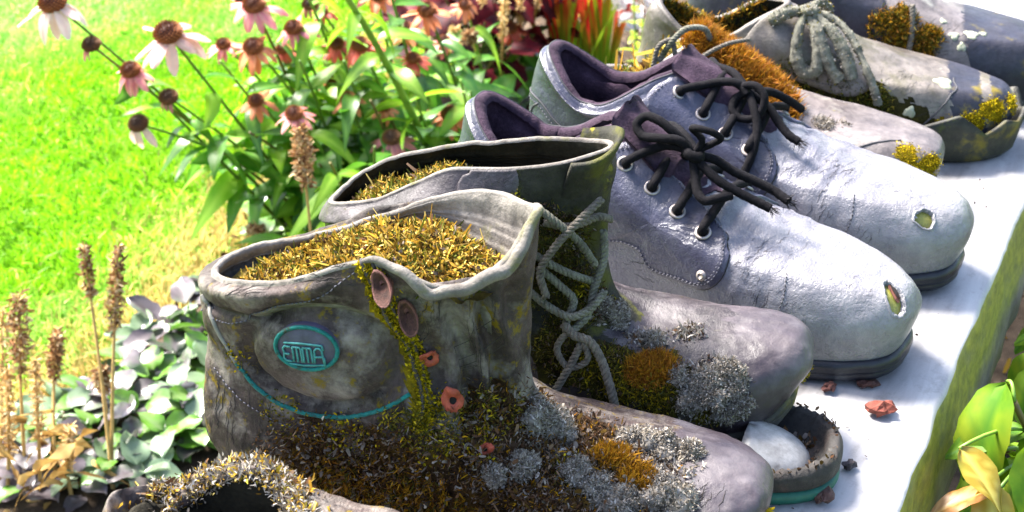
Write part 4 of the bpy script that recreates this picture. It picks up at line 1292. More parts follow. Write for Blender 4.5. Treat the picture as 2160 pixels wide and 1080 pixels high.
def rope(S, pts, rad=.0020, n=80, mat=None, name='rope_lace'):
    P = spline(pts, n)
    T = unit(np.gradient(P, axis=0))
    a = unit(np.cross(T, np.array([.2, .9, .3]))); b = np.cross(T, a)
    d = np.r_[0, np.cumsum(np.linalg.norm(np.diff(P, axis=0), axis=1))]
    parts = []
    for k in range(3):
        ph = d / .0085 * 2 * math.pi + k * 2 * math.pi / 3
        Q = P + (np.cos(ph)[:, None] * a + np.sin(ph)[:, None] * b) * rad * .55
        parts.append(tube_data(Q, rad * .62, 7, lump=.1, seed=k))
    return link(name, mesh_from(name, *join(parts)), mat or M['rope'], S.root)
rope(S, [(.133, -.033, .139), (.146, -.030, .136), (.160, -.020, .138), (.166, -.010, .132)])
rope(S, [(.126, -.036, .122), (.136, -.036, .116), (.150, -.033, .108), (.160, -.024, .100)], mat=M['crust'])
rope(S, [(.130, -.034, .112), (.142, -.036, .103), (.150, -.036, .094), (.147, -.040, .084), (.147, -.044, .079)], mat=M['crust'], n=100)
rope(S, [(.163, -.016, .128), (.164, -.020, .112), (.160, -.028, .098), (.158, -.036, .086), (.150, -.044, .079)], mat=M['crust'], n=100)
rope(S, [(.146, -.045, .084), (.152, -.047, .079), (.160, -.048, .077), (.167, -.050, .068), (.172, -.053, .056), (.176, -.055, .043), (.178, -.056, .032)], rad=.0023, n=120)
rope(S, [(.156, -.047, .074), (.151, -.050, .062), (.145, -.053, .050), (.140, -.055, .040)], rad=.0020, n=90)

rope(S, [(.128, -.036, .150), (.140, -.036, .141), (.152, -.032, .128), (.160, -.026, .112)], mat=M['crust'], n=80)
rope(S, [(.162, -.022, .150), (.150, -.034, .140), (.140, -.038, .128), (.132, -.040, .112), (.136, -.042, .098)], n=100)
rope(S, [(.126, -.040, .100), (.138, -.042, .092), (.150, -.043, .088), (.160, -.038, .092), (.166, -.030, .098)], mat=M['crust'], n=90)
rope(S, [(.150, -.044, .082), (.143, -.048, .070), (.150, -.050, .060), (.160, -.050, .066), (.158, -.048, .076)], n=90, rad=.0017)
grow(S, 'shaft_moss', [(.135, -.034, .135, .016, .7), (.150, -.028, .125, .018), (.138, -.036, .112, .018), (.155, -.026, .105, .016), (.145, -.034, .150, .010, .5)], 5200, .0024, .0003, 'olive', seed=37, lean=.8, mixpal='litter', mixp=.4)
grow(S, 'yellow_moss', [(.155, -.024, .095, .008), (.146, -.036, .090, .007), (.118, -.037, .150, .007, .5)], 900, .0024, .0004, 'yellow', seed=38, lean=.8, mixpal='green', mixp=.5)
# ---- torn-off toe lying between the boots
frag = thing('torn_boot_toe', 'torn-off black toe piece with a green welt and pale steel cap, lying beneath the boots', 'shoe part', (.105, .7365, PLANK_Z + .0005), R(-12))
def toe_ring(x0, x1, wd, z0, z1=None, n=48, back=0.0, jag=0.0, seed=0):
    rg = np.random.default_rng(seed)
    out = []
    for i in range(n):
        a = -math.pi / 2 + math.pi * i / (n - 1)
        ca = math.cos(a) ** .62 if math.cos(a) > 1e-9 else 0
        x = x0 + (x1 - x0) * ca
        y = wd * math.copysign(abs(math.sin(a)) ** .75, math.sin(a))
        z = z0 + (z1 - z0) * ca if z1 is not None else z0
        out.append((x, y, z + jag * rg.uniform(-1, 1)))
    return out
def shell(rows):
    R2 = np.array(rows)
    return R2.reshape(-1, 3), grid_faces(len(rows), R2.shape[1], wrap=False)
M['green_welt'] = plain('green_welt_rubber', (.008, .075, .052), .5, var=.35)
M['old_rubber'] = grime('perished_black_rubber', (.006, .005, .0045), (.026, .021, .018), patch=(.05, .027, .02), patch_amt=.34, scale=60, rough=(.6, .9), bump=.8, bump_scale=260)
welt = [toe_ring(0, .074, .0345, .0), toe_ring(0, .0765, .037, .003), toe_ring(0, .0775, .038, .006), toe_ring(0, .076, .0365, .009), toe_ring(0, .07, .03, .009)]
link('green_welt', mesh_from('green_welt', *shell(welt)), M['green_welt'], frag)
tray = [toe_ring(0, .0745, .0355, .0085), toe_ring(0, .0775, .038, .013), toe_ring(0, .0780, .0385, .018, .019), toe_ring(0, .0765, .0375, .019, .022), toe_ring(0, .0750, .0360, .020, .024, jag=.0022, seed=3), toe_ring(0, .0705, .0320, .019, .023, jag=.0018, seed=3),
        toe_ring(0, .068, .030, .015), toe_ring(0, .062, .026, .011), toe_ring(0, .02, .01, .010)]
T_ = link('toe_shell', mesh_from('toe_shell', *shell(tray)), M['old_rubber'], frag)
cap = []
for k in range(10):
    f = k / 9 * math.pi / 2
    cap.append(toe_ring(.006, .006 + .040 * math.cos(f) + .002, .026 * math.cos(f) + .001, .014 + .020 * math.sin(f), n=32))
cp = link('steel_toe_cap', mesh_from('steel_toe_cap', *shell(cap)), M['steel'], frag)
cp.location = (.016, -.003, .002); cp.rotation_euler = (R(-8), R(8), R(-8)); cp.scale = (.92, .88, .85)
sm = cp.modifiers.new('thickness', 'SOLIDIFY'); sm.thickness = .0016
rg = np.random.default_rng(9)
Pm = np.c_[rg.uniform(.03, .066, 260), rg.uniform(-.024, .024, 260), np.full(260, .0115)]
sprouts('crumbs', frag, Pm, np.tile([[0, 0, 1.0]], (260, 1)), .004, .0012, 'litter', lean=1.2, seed=2, flat=True, mat=LICHEN)
Pm = np.array(tray[4])[rg.integers(4, 44, 70)] + rg.normal(size=(70, 3)) * .0010
sprouts('crumbs', frag, Pm, np.tile([[0, 0, 1.0]], (70, 1)), .0022, .0009, 'litter', lean=1.2, seed=3, flat=True, mat=LICHEN)

# ---- flattened mossy shoe
S = shoeC
grow(S, 'rust_moss', [(.1313, -.003, .1159, .022), (.1467, -.0026, .1093, .024), (.1635, -.0094, .0996, .026), (.179, -.0103, .0936, .026), (.1956, -.017, .084, .022), (.207, -.022, .078, .014)], 11000, .0105, .00045, 'rust', seed=41, lean=.55, mixpal='gold', mixp=.35, up=.5)
grow(S, 'rust_moss', [(.150, -.030, .095, .022), (.185, -.038, .075, .020)], 2200, .006, .0005, 'rust', seed=42, lean=.7, mixpal='olive', mixp=.5)
grow(S, 'yellow_lichen', [(.2975, -.031, .0563, .014), (.306, -.0252, .034, .016), (.312, -.0238, .0425, .012), (.30, -.036, .045, .010)], 2200, .0009, .0006, 'yellow', seed=43, lean=1.2, flat=True, mat=LICHEN)
moss_base(S, [(.2975, -.031, .0563, .010), (.306, -.0252, .034, .012), (.312, -.0238, .0425, .009), (.30, -.036, .045, .007)], M['moss_yellow'], 1.0, 7)
grow(S, 'grey_lichen', [(.215, -.012, .079, .014), (.23, -.019, .0726, .014), (.245, -.012, .073, .012)], 900, .0036, .0004, 'grey', seed=44, lean=.9, mat=LICHEN)
fill(S, 'dead_leaves', -.006, .003, 900, 'straw', length=.011, width=.0016, seed=45, mixpal='green', mixp=.25)
rope(S, [(.100, -.034, .104), (.108, -.030, .120), (.118, -.022, .130), (.130, -.014, .128), (.134, -.010, .118)], rad=.0022, mat=M['crust'], n=70)
rope(S, [(.118, -.037, .096), (.134, -.030, .112), (.150, -.018, .120), (.164, -.004, .120)], rad=.0016, mat=M['rope'], n=70)
rope(S, [(.096, -.036, .10), (.100, -.033, .118), (.107, -.028, .121), (.112, -.030, .108)], rad=.0018, mat=M['rope'], n=70)
S.seam('toe_seam', [(.235, -.0505, .035), (.250, -.047, .052), (.268, -.036, .062), (.29, -.018, .068)], .0009, M['stitch_dark'])

# ---- shoe with the crusted bow
S = shoeD
M['slate'] = grime('slate_leather', (.010, .010, .017), (.030, .030, .046), patch=(.12, .09, .008), patch_amt=.36, scale=20, rough=(.4, .65), spec=.3, bump=.3, bump_scale=240, seed=2.2)
S.panel('quarter', [(.092, -.036, .085), (.12, -.038, .070), (.150, -.040, .060), (.185, -.045, .055), (.200, -.045, .065), (.196, -.036, .080), (.175, -.020, .094), (.15, -.010, .108), (.125, -.012, .117), (.105, -.026, .112)], M['tan_leather'], off=.0018)
set_mat(S, M['slate'], lambda c: (c[:, 0] > .262 - .25 * (c[:, 2] - .07)) & (c[:, 0] < .288 - .25 * (c[:, 2] - .07)))
set_mat(S, M['slate'], lambda c: (c[:, 0] > .296 - .25 * (c[:, 2] - .07)) & (c[:, 0] < .312 - .2 * (c[:, 2] - .07)))
S.seam('toe_seam', [(.245, -.0505, .034), (.262, -.047, .055), (.270, -.036, .070), (.272, -.015, .08)], .0009, M['stitch_dark'])
kD = np.array([.142, -.020, .119])
S.stitches('stitching', [(.097, -.035, .086), (.13, -.038, .071), (.16, -.041, .064), (.185, -.043, .062)], M['stitch'], off=.002)
def crust_cord(pts, rad=.0050, n=70):
    P = spline(pts, n)
    rr = rad * (1 + .22 * fbm(P, 70, 2, len(pts)))
    V, F = tube_data(P, rr, 10, seed=len(pts))
    V = np.array(V); V += .0007 * np.stack([fbm(V, 260, 2, q) for q in (1, 2, 3)], 1)
    o = link('lace', mesh_from('lace', V, F), M['crust'], S.root)
    rg = np.random.default_rng(len(pts) * 7)
    k = rg.integers(0, len(V) - 2, 260)
    sprouts('lace_lichen', o, V[k], unit(V[k] - P[np.minimum(k // 10, n - 1)]), .0013, .0005, 'grey', lean=.8, curl=1.2, seed=len(pts), flat=True, mat=LICHEN, mixpal='olive', mixp=.3)
    return o
crust_cord([(.112, -.030, .112), (.122, -.026, .118), (.132, -.022, .120), kD])
crust_cord([kD, (.138, -.030, .112), (.136, -.038, .098), (.138, -.043, .084), (.145, -.046, .074), (.153, -.045, .076), (.155, -.042, .090), (.151, -.034, .106), kD], n=90)
crust_cord([kD, (.150, -.032, .110), (.158, -.041, .096), (.166, -.046, .080), (.174, -.048, .070)], n=70)
crust_cord([kD, (.154, -.026, .114), (.166, -.034, .106), (.176, -.040, .092), (.181, -.044, .080), (.184, -.046, .072)], n=80)
crust_cord([kD, (.158, -.018, .116), (.172, -.024, .110), (.185, -.034, .096), (.195, -.044, .080), (.204, -.050, .062), (.207, -.0515, .052)], n=90, rad=.0036)
crust_cord([kD + [-.004, 0, .003], kD + [0, -.006, .003], kD + [.006, -.002, .002], kD + [.002, .005, .002], kD + [-.004, 0, 0]], rad=.0046)
crust_cord([kD, (.150, -.004, .122), (.156, .010, .116), (.160, .022, .106)], n=50, rad=.003)
grow(S, 'green_moss', [(.127, -.038, .062, .02), (.171, -.0423, .052, .024), (.20, -.046, .05, .02), (.15, -.04, .06, .02)], 5000, .0030, .0005, 'green', seed=51, lean=.8, mixpal='olive', mixp=.5)
grow(S, 'inner_moss', [(.05, .03, .085, .05), (.09, .03, .095, .03)], 2600, .006, .0008, 'olive', seed=52, inner=True, mixpal='gold', mixp=.4)
grow(S, 'yellow_lichen', [(.302, -.030, .046, .014), (.285, -.045, .036, .016), (.265, -.049, .032, .014), (.314, -.012, .045, .010)], 3000, .0010, .0006, 'yellow', seed=53, lean=1.2, flat=True, mat=LICHEN)
moss_base(S, [(.302, -.030, .046, .011), (.285, -.045, .036, .013), (.265, -.049, .032, .011), (.314, -.012, .045, .008)], M['moss_yellow'], 1.0, 8)
moss_base(S, [(.127, -.038, .062, .02), (.171, -.042, .05, .026), (.2, -.046, .045, .024), (.15, -.04, .055, .02), (.235, -.048, .03, .022), (.26, -.049, .022, .012)], M['moss_green'], 1.0, 9)
for k_, (c_, d_, n_, sp_, ln_) in enumerate([((.225, -.035, .075), (.3, 1, -.3), 24, .014, .014), ((.245, -.046, .045), (1, 0, .2), 14, .010, .014), ((.04, -.032, .06), (.2, 0, 1), 18, .014, .016)]):
    creases(S, c_, d_, n_, sp_, ln_, 90 + k_, mat=M['crease'])
def disc_patch(S, p, r, mat, seed, name='lichen_spot'):
    c = S.snap([p])[0]; n = S.normal_at(c); a = unit(np.cross([0, 0, 1.0], n)); b = np.cross(n, a)
    t = np.linspace(0, 2 * math.pi, 30, endpoint=False)
    rad = r * (1 + .18 * np.sin(3 * t + seed) + .1 * np.sin(5 * t + 2 * seed))
    rows = [S.snap([c + f * q * (math.cos(s) * a + math.sin(s) * b) for q, s in zip(rad, t)], h) for f, h in ((1, .0001), (.9, .0007), (.5, .0009), (.05, .0009))]
    return link(name, mesh_from(name, np.array(rows).reshape(-1, 3), grid_faces(4, 30) + [tuple(90 + i for i in range(30))]), mat, S.root)
M['spot'] = grime('pale_green_lichen', (.22, .23, .16), (.34, .35, .27), scale=200, rough=(.8, .95), bump=.8, bump_scale=500, spec=.2)
disc_patch(S, (.262, -.027, .0775), .0075, M['spot'], 1)
disc_patch(S, (.2335, -.0485, .046), .0048, M['spot'], 4)
# peeling sole: a torn wall standing off the toe
rows = []
n_ = 60
def peel_ring(off, z, jag=0.0, seed=0):
    rg = np.random.default_rng(seed)
    ring = S.G[0]; x = ring[:, 0]
    sel = np.where(x > .20)[0]
    order = sel[np.argsort(np.arctan2(ring[sel, 1], ring[sel, 0] - .19))]
    r = ring[order].copy()
    o = unit(np.c_[r[:, 0] - .20, r[:, 1], np.zeros(len(r))])
    r += o * off
    s = np.linspace(0, 1, len(r))
    r[:, 2] = z + jag * (np.interp(s, np.linspace(0, 1, 14), rg.uniform(-1, 1, 14)))
    return r
rows = [peel_ring(-.02, .001), peel_ring(.006, .0005), peel_ring(.011, .006), peel_ring(.0135, .018), peel_ring(.016, .030, .005, 4), peel_ring(.0175, .038, .011, 4), peel_ring(.0140, .038, .011, 4), peel_ring(.007, .016), peel_ring(-.005, .012), peel_ring(-.03, .012)]
link('peeling_sole', mesh_from('peeling_sole', *shell(rows)), M['rubber_mossy'], S.root)
S.make_sole(M['rubber_mossy'], out=.002, spring=.02, arch=.004, lip=.003)

# ---- farthest shoe
S = shoeE
set_mat(S, M['slate'], lambda c: (c[:, 0] > .235 - .35 * (c[:, 2] - .05)) & (c[:, 0] < .30))
set_mat(S, M['slate'], lambda c: (c[:, 0] < .13))
S.panel('quarter', [(.08, -.036, .075), (.12, -.038, .060), (.150, -.040, .052), (.168, -.045, .060), (.166, -.036, .085), (.150, -.012, .108), (.125, -.012, .117), (.105, -.026, .112)], M['slate'], off=.0018)
grow(S, 'gold_moss', [(.168, -.0416, .0686, .016), (.1767, -.0432, .0578, .016), (.18, -.042, .08, .013), (.166, -.045, .05, .014)], 4200, .0055, .00045, 'gold', seed=61, lean=.7, mixpal='olive', mixp=.5)
grow(S, 'gold_moss', [(.202, -.0457, .0652, .011), (.1991, -.0465, .055, .010)], 2200, .0048, .00045, 'gold', seed=62, lean=.7, mixpal='olive', mixp=.5)
for i_, (p_, r_) in enumerate([((.222, -.042, .072), .004), ((.236, -.036, .076), .0055), ((.246, -.030, .078), .003), ((.228, -.046, .060), .0035), ((.215, -.030, .084), .003)]):
    disc_patch(S, p_, r_, M['spot'], i_)
for k_, (c_, d_, n_, sp_, ln_) in enumerate([((.225, -.04, .07), (.3, 1, -.3), 30, .018, .016), ((.21, -.046, .055), (1, 0, .2), 20, .014, .014)]):
    creases(S, c_, d_, n_, sp_, ln_, 95 + k_, mat=M['crease'])
rope(S, [(.186, -.036, .088), (.188, -.046, .066), (.187, -.0495, .048), (.186, -.051, .038)], rad=.0022, n=60)

# ---- broken boot at the lower left: only its ragged, matted opening comes into view
BOOTF = [dict(k) for k in DERBY]
BOOTF[-1] = dict(v=1.0, xb=.018, xf=.104, z=[(0, .068), (.3, .080, .084), (.6, .086, .092), (1, .086)], w=[(0, .03), (.4, .034), (.75, .033), (1, .024)], p=.85)
for k in BOOTF[:-1]:
    k['z'] = [tuple([q[0]] + [v * .80 for v in q[1:]]) for q in k['z']]
boot_f = Shoe('broken_boot', 'decayed boot at the lower left edge with a ragged matted rim and black hollow', (-.190, .592), -15, BOOTF, M['boot_leather'], M['dark_lining'], M['rubber_mossy'],
              disp=lambda G, n, v: .0025 * fbm(G, 40, 4, 51), rim=.0050, sole=dict(out=.003))
rim_c = [(*q, .010, 1) for q in boot_f.full[-4][::6]]
grow(boot_f, 'matted_fibres', rim_c, 14000, .0024, .0004, 'grey', seed=71, lean=1.0, curl=1.2, mat=LICHEN, mixpal='straw', mixp=.3, jit=.002)
grow(boot_f, 'leaf_litter', [(*q, .014, 1) for q in boot_f.full[-6][::10]], 1200, .005, .0010, 'litter', seed=72, lean=1.1, flat=True, mat=LICHEN, mixpal='straw', mixp=.5)

# ---- crumbs of rubber on the plank
def crumb(x, y, size, col, seed, label, flat=.5):
    rg = np.random.default_rng(seed)
    V = []
    nu, nvv = 12, 6
    for i in range(nvv):
        f = -math.pi / 2 + math.pi * i / (nvv - 1)
        for j in range(nu):
            g = 2 * math.pi * j / nu
            d = np.array([math.cos(f) * math.cos(g), math.cos(f) * math.sin(g) * .75, math.sin(f) * flat])
            V.append(d * size * (1 + .55 * float(fbm(d[None] + seed, 1.9, 3, seed)[0])))
    V = np.array(V); V[:, 2] -= V[:, 2].min()
    m = plain('crumb_%s' % ('red' if col[0] > .1 else 'dark'), col, .75, var=.5, scale=260, bump=.8)
    o = link('rubber_crumb', mesh_from('rubber_crumb', V, grid_faces(nvv, nu)), m, smooth=False)
    o.location = (x, y, PLANK_Z + .0008); o.rotation_euler = (0, 0, rg.uniform(0, 6))
    tag(o, label, 'debris', 'crumbs of old sole on the plank')
crumb(.217, .782, .0088, (.15, .035, .022), 1, 'largest red-brown crumb lying alone on the pale plank', .45)
crumb(.214, .812, .0062, (.05, .02, .015), 4, 'dark brown crumb in the shadow of the derby sole', .4)
crumb(.188, .729, .0042, (.05, .04, .043), 7, 'small grey crumb right of the torn toe piece')
crumb(.1745, .7165, .0014, (.06, .055, .06), 9, 'tiny dark speck on the plank below the grey crumb')
crumb(.1675, .6990, .0075, (.08, .042, .034), 12, 'brown crumb half under the green welt at the bottom edge', .5)
crumb(.190, .806, .0050, (.07, .024, .02), 15, 'dull red crumb behind the torn toe piece', .5)
crumb(.232, .868, .0022, (.06, .055, .06), 17, 'tiny dark grain near the front sole of the nearer derby', .5)

# dirt fallen from the soles
rg = np.random.default_rng(123)
n = 1500
al = rg.uniform(-.25, .75, n); lf = rg.uniform(.02, .33, n) ** 1.0
keep = rg.random(n) < np.where(lf < .12, .35, 1)
P = np.array([plank_pt(a, l, PLANK_Z + .0006) for a, l in zip(al[keep], lf[keep])])
o = sprouts('plank_dirt', None, P, np.tile([[0, 0, .15]], (len(P), 1)), .0018, .0007, 'litter', lean=1.0, curl=.6, up=0.0, seed=9, flat=True, mat=LICHEN)
o['label'] = 'fine dirt and crumbs scattered over the pale plank'; o['category'] = 'dirt'
# ------------------------------------------------------------------ ground, lawn, bed
BED = [(-3.0, .2), (-1.2, .9), (-.666, 1.328), (-.565, 1.394), (-.506, 1.438), (-.444, 1.532), (-.384, 1.646), (-.357, 1.761), (-.324, 1.876), (-.264, 2.017), (-.201, 2.246), (-.149, 2.497), (-.13, 2.824), (-.10, 3.4), (.3, 4.4), (3.2, 4.6), (4.5, 1.5), (3.0, -1.5), (-2.0, -1.5)]
def soil_mat():
    return grime('bed_soil', (.025, .018, .012), (.085, .06, .04), patch=(.16, .12, .08), patch_amt=.36, scale=30, rough=(.85, .98), bump=1.0, bump_scale=160, spec=.1)
m, nt, b = base('lawn_ground')
tc = N(nt, 'ShaderNodeTexCoord')
n1 = noise(nt, tc.outputs['Object'], 9, 6, .7)
r1 = ramp(nt, [(.3, (.07, .19, .004)), (.7, (.17, .34, .010))])
nt.links.new(n1.outputs[0], r1.inputs[0]); nt.links.new(r1.outputs[0], b.inputs['Base Color']); b.inputs['Roughness'].default_value = .95
b.inputs['Specular IOR Level'].default_value = .1
gx = np.r_[-60, -30, -12, -6, np.arange(-4, 4.01, .25), 6, 12, 30, 60]
V = [(x, y, .006 * float(vnoise(np.array([[x, y, 0]]), 1.3)[0])) for y in gx for x in gx]
o = link('lawn', mesh_from('lawn', V, grid_faces(len(gx), len(gx), wrap=False)), m); o['kind'] = 'structure'; o['label'] = 'bright green mown lawn stretching away behind the flowers'
BP = np.array(BED)
# bed: soil mounded a little above the lawn
cx = np.array([.6, 1.6])
rows = []
Bf = Shoe._resample(np.c_[BP, np.zeros(len(BP))], 200)[:, :2]
for s, z in ((1.0, -.012), (.985, .010), (.95, .018), (.88, .022), (.75, .024), (.55, .024), (.3, .024), (.05, .024)):
    q = cx + (Bf - cx) * s
    zz = z + .006 * fbm(np.c_[q, np.zeros(len(q))], 9, 3, 3) * (s < .99)
    rows.append(np.c_[q, zz])
rows = np.array(rows)
o = link('flower_bed_soil', mesh_from('flower_bed_soil', rows.reshape(-1, 3), grid_faces(8, 200) + [tuple(1400 + i for i in range(200))]), soil_mat()); o['kind'] = 'structure'; o['label'] = 'dark soil of the flower bed around the plank'

def inside(P, poly):
    x, y = P[:, 0], P[:, 1]
    r = np.zeros(len(P), bool)
    j = len(poly) - 1
    for i in range(len(poly)):
        xi, yi = poly[i]; xj, yj = poly[j]
        c = ((yi > y) != (yj > y)) & (x < (xj - xi) * (y - yi) / (yj - yi + 1e-12) + xi)
        r ^= c
        j = i
    return r
def edge_dist(P, poly):
    d = np.full(len(P), 9.0)
    for i in range(len(poly)):
        a = np.array(poly[i]); c = np.array(poly[(i + 1) % len(poly)])
        ab = c - a
        t = np.clip(((P - a) @ ab) / (ab @ ab), 0, 1)
        d = np.minimum(d, np.linalg.norm(P - (a + t[:, None] * ab), axis=1))
    return d
rg = np.random.default_rng(77)
NB = 250000
P = np.c_[-1.75 + 2.0 * rg.random(NB) ** .9, 1.0 + 3.4 * rg.random(NB) ** 1.25]
keep = ~inside(P, BED)
P = P[keep]
ed = edge_dist(P, BED)
n = len(P)
P3 = np.c_[P, np.full(n, -.002)]
clump = fbm(P3, 14, 3, 5)
mow = fbm(P3, 4, 3, 9)
Lb = .026 * (1 + .35 * clump[:, None] + .3 * rg.uniform(-1, 1, (n, 1))) * np.where(ed[:, None] < .05, 1.25, 1)
D = unit(np.c_[rg.normal(size=(n, 2)) * .55 + np.c_[.25 * mow, .2 * clump], np.ones(n)])
S_ = unit(np.cross(D, rg.normal(size=(n, 3))))
Bn = np.cross(D, S_)
wd = (.0013 + .0003 * P[:, 1:2]) * (1 + .3 * rg.uniform(-1, 1, (n, 1))) * .8
p1 = P3 + D * Lb * .55; p2 = p1 + (D * .35 + Bn * .35 * rg.normal(size=(n, 1)) + np.array([0, 0, -.05])) * Lb
V = np.stack([P3 - S_ * wd, P3 + S_ * wd, p1 - S_ * wd * .8, p1 + S_ * wd * .8, p2], 1).reshape(-1, 3)
T = np.array([[0, 1, 3], [0, 3, 2], [2, 3, 4]])
F = (np.arange(n)[:, None, None] * 5 + T[None]).reshape(-1, 3)
g1 = np.array([.11, .30, .004]); g2 = np.array([.28, .56, .014]); st = np.array([.52, .40, .13])
f = np.clip(.5 + .5 * clump + .35 * rg.uniform(-1, 1, n), 0, 1)[:, None]
col = g1 * (1 - f) + g2 * f
col = col * (1 + .32 * fbm(P3, 2.2, 3, 6) + .15 * fbm(P3, 9, 2, 1))[:, None]
pale = np.clip(fbm(P3, 1.6, 3, 12) * 1.3 - .1, 0, .6)[:, None]  # whitish glare patches on the lawn, mixed into the blade colour
col = col * (1 - pale) + np.array([.38, .60, .20]) * pale
dry = (rg.random(n) < np.where(ed < .34, 1.0 * np.exp(-(ed / .115) ** 2) * np.clip(.75 + .7 * fbm(P3, 5, 3, 3), 0, 1), .03 + .05 * np.clip(mow, 0, 1)))
col[dry] = st * (1 + .3 * rg.uniform(-1, 1, (dry.sum(), 1)))
GRASS = attr_mat('grass_blades', .55, .45, .3)
o = link('lawn_grass', fast_tris('lawn_grass', V, F, np.repeat(col, 5, 0)), GRASS, kind='stuff', smooth=False)
o['label'] = 'bright green lawn grass with a dry straw fringe along the bed'; o['category'] = 'grass'

# litter on the bed
n = 5000
P = np.c_[rg.uniform(-.75, .75, n), rg.uniform(.4, 2.9, n)]
P = P[inside(P, BED)]
o = sprouts('bed_litter', None, np.c_[P, np.full(len(P), .024)], np.tile([[0, 0, 1.0]], (len(P), 1)), .016, .0028, 'litter', lean=1.3, flat=True, seed=8, mat=LICHEN, mixpal='straw', mixp=.12)
o['label'] = 'dead leaf scraps strewn over the bed soil'; o['category'] = 'leaf litter'

# ------------------------------------------------------------------ leaves
def leaf_mat(name, c1, c2, rough=.4, trans=.35, vein=None, spec=.5, scale=30, c3=None, amt=.4):
    m, nt, b = base(name)
    tc = N(nt, 'ShaderNodeTexCoord')
    oi = N(nt, 'ShaderNodeObjectInfo')
    ad = N(nt, 'ShaderNodeVectorMath', operation='ADD')
    nt.links.new(tc.outputs['Object'], ad.inputs[0]); nt.links.new(oi.outputs['Location'], ad.inputs[1])
    n1 = noise(nt, ad.outputs[0], scale, 5, .6, .4)
    r1 = ramp(nt, [(.32, c1), (.68, c2)])
    nt.links.new(n1.outputs[0], r1.inputs[0])
    col = r1.outputs[0]
    if c3 is not None:
        n3 = noise(nt, ad.outputs[0], scale * .5, 3, .5, .2)
        r3 = ramp(nt, [(1 - amt - .08, (0, 0, 0)), (1 - amt + .08, (1, 1, 1))])
        nt.links.new(n3.outputs[0], r3.inputs[0])
        col = mix(nt, r3.outputs[0], col, c3)
    hsv = N(nt, 'ShaderNodeHueSaturation')
    mr = N(nt, 'ShaderNodeMapRange'); mr.inputs['To Min'].default_value = .75; mr.inputs['To Max'].default_value = 1.25
    nt.links.new(oi.outputs['Random'], mr.inputs[0]); nt.links.new(mr.outputs[0], hsv.inputs['Value'])
    nt.links.new(col, hsv.inputs['Color'])
    col = hsv.outputs[0]
    if vein is not None:
        a = N(nt, 'ShaderNodeAttribute', attribute_name='vein')
        col = mix(nt, a.outputs['Fac'], col, vein)
    nt.links.new(col, b.inputs['Base Color'])
    b.inputs['Roughness'].default_value = rough; b.inputs['Specular IOR Level'].default_value = spec
    t = N(nt, 'ShaderNodeBsdfTranslucent'); nt.links.new(col, t.inputs[0])
    mx = N(nt, 'ShaderNodeMixShader'); mx.inputs[0].default_value = trans
    nt.links.new(b.outputs[0], mx.inputs[1]); nt.links.new(t.outputs[0], mx.inputs[2])
    nt.links.new(mx.outputs[0], nt.nodes['Material Output'].inputs[0])
    return m

def leaf_mesh(name, L, Wd, mat, droop=.3, fold=.25, wave=.04, shape='lance', nl=8, nw=5, seed=0, ruffle=0.0):
    """x along the leaf, z up; folded along the midrib, drooping, edges waved"""
    rg = np.random.default_rng(seed)
    V, vein = [], []
    ph = rg.uniform(0, 6)
    tw = rg.normal() * .25
    for i in range(nl):
        t = i / (nl - 1)
        if shape == 'lance':
            w_ = Wd * (math.sin(math.pi * min(1, t ** .75)) ** .9 * (1 - .25 * t) + .02)
        elif shape == 'oval':
            w_ = Wd * (max(0, math.sin(math.pi * t ** .85)) ** .55 + .02)
        elif shape == 'petal':
            w_ = Wd * (.45 + .55 * math.sin(math.pi * min(1, .15 + .8 * t)) if t < .98 else .25)
        else:
            w_ = Wd * (max(0, math.sin(math.pi * (t * .93 + .05))) ** .45)
        ang = -droop * t
        x = L * (t - .18 * droop * t * t); zc = -L * droop * .55 * t ** 2
        for j in range(nw):
            g = j / (nw - 1) * 2 - 1
            yy = w_ * g * (1 + ruffle * .5 * math.sin(i * 2.3 + g * 3))
            z = zc + fold * w_ * abs(g) + wave * L * math.sin(ph + 5 * t + 2 * g) * abs(g) + ruffle * L * .25 * math.sin(9 * t + ph + 4 * g) * g * g + tw * yy * t
            V.append((x - .1 * w_ * abs(g), yy, z))
            vein.append(1.0 if j == nw // 2 else (.45 if (i + abs(j - nw // 2)) % 3 == 0 and abs(g) < .95 else 0))
    me = mesh_from(name, V, grid_faces(nl, nw, wrap=False, flip=False))
    a = me.attributes.new('vein', 'FLOAT', 'POINT'); a.data.foreach_set('value', np.array(vein, np.float32))
    me.materials.append(mat)
    me.polygons.foreach_set('use_smooth', np.ones(len(me.polygons), bool))
    return me

def place(me, name, parent, pos, direction, up=(0, 0, 1), scale=1.0, roll=0.0):
    d = Vector(direction).normalized(); u = Vector(up)
    s = u.cross(d)
    if s.length < 1e-4:
        s = Vector((0, 1, 0))
    s.normalize(); u2 = d.cross(s)
    Mx = Matrix((d, s, u2)).transposed().to_4x4() @ Matrix.Rotation(roll, 4, 'X')
    o = bpy.data.objects.new(name, me)
    COL.objects.link(o)
    o.parent = parent
    o.matrix_local = Matrix.Translation(Vector(pos)) @ Mx @ Matrix.Diagonal((scale, scale, scale, 1))
    return o

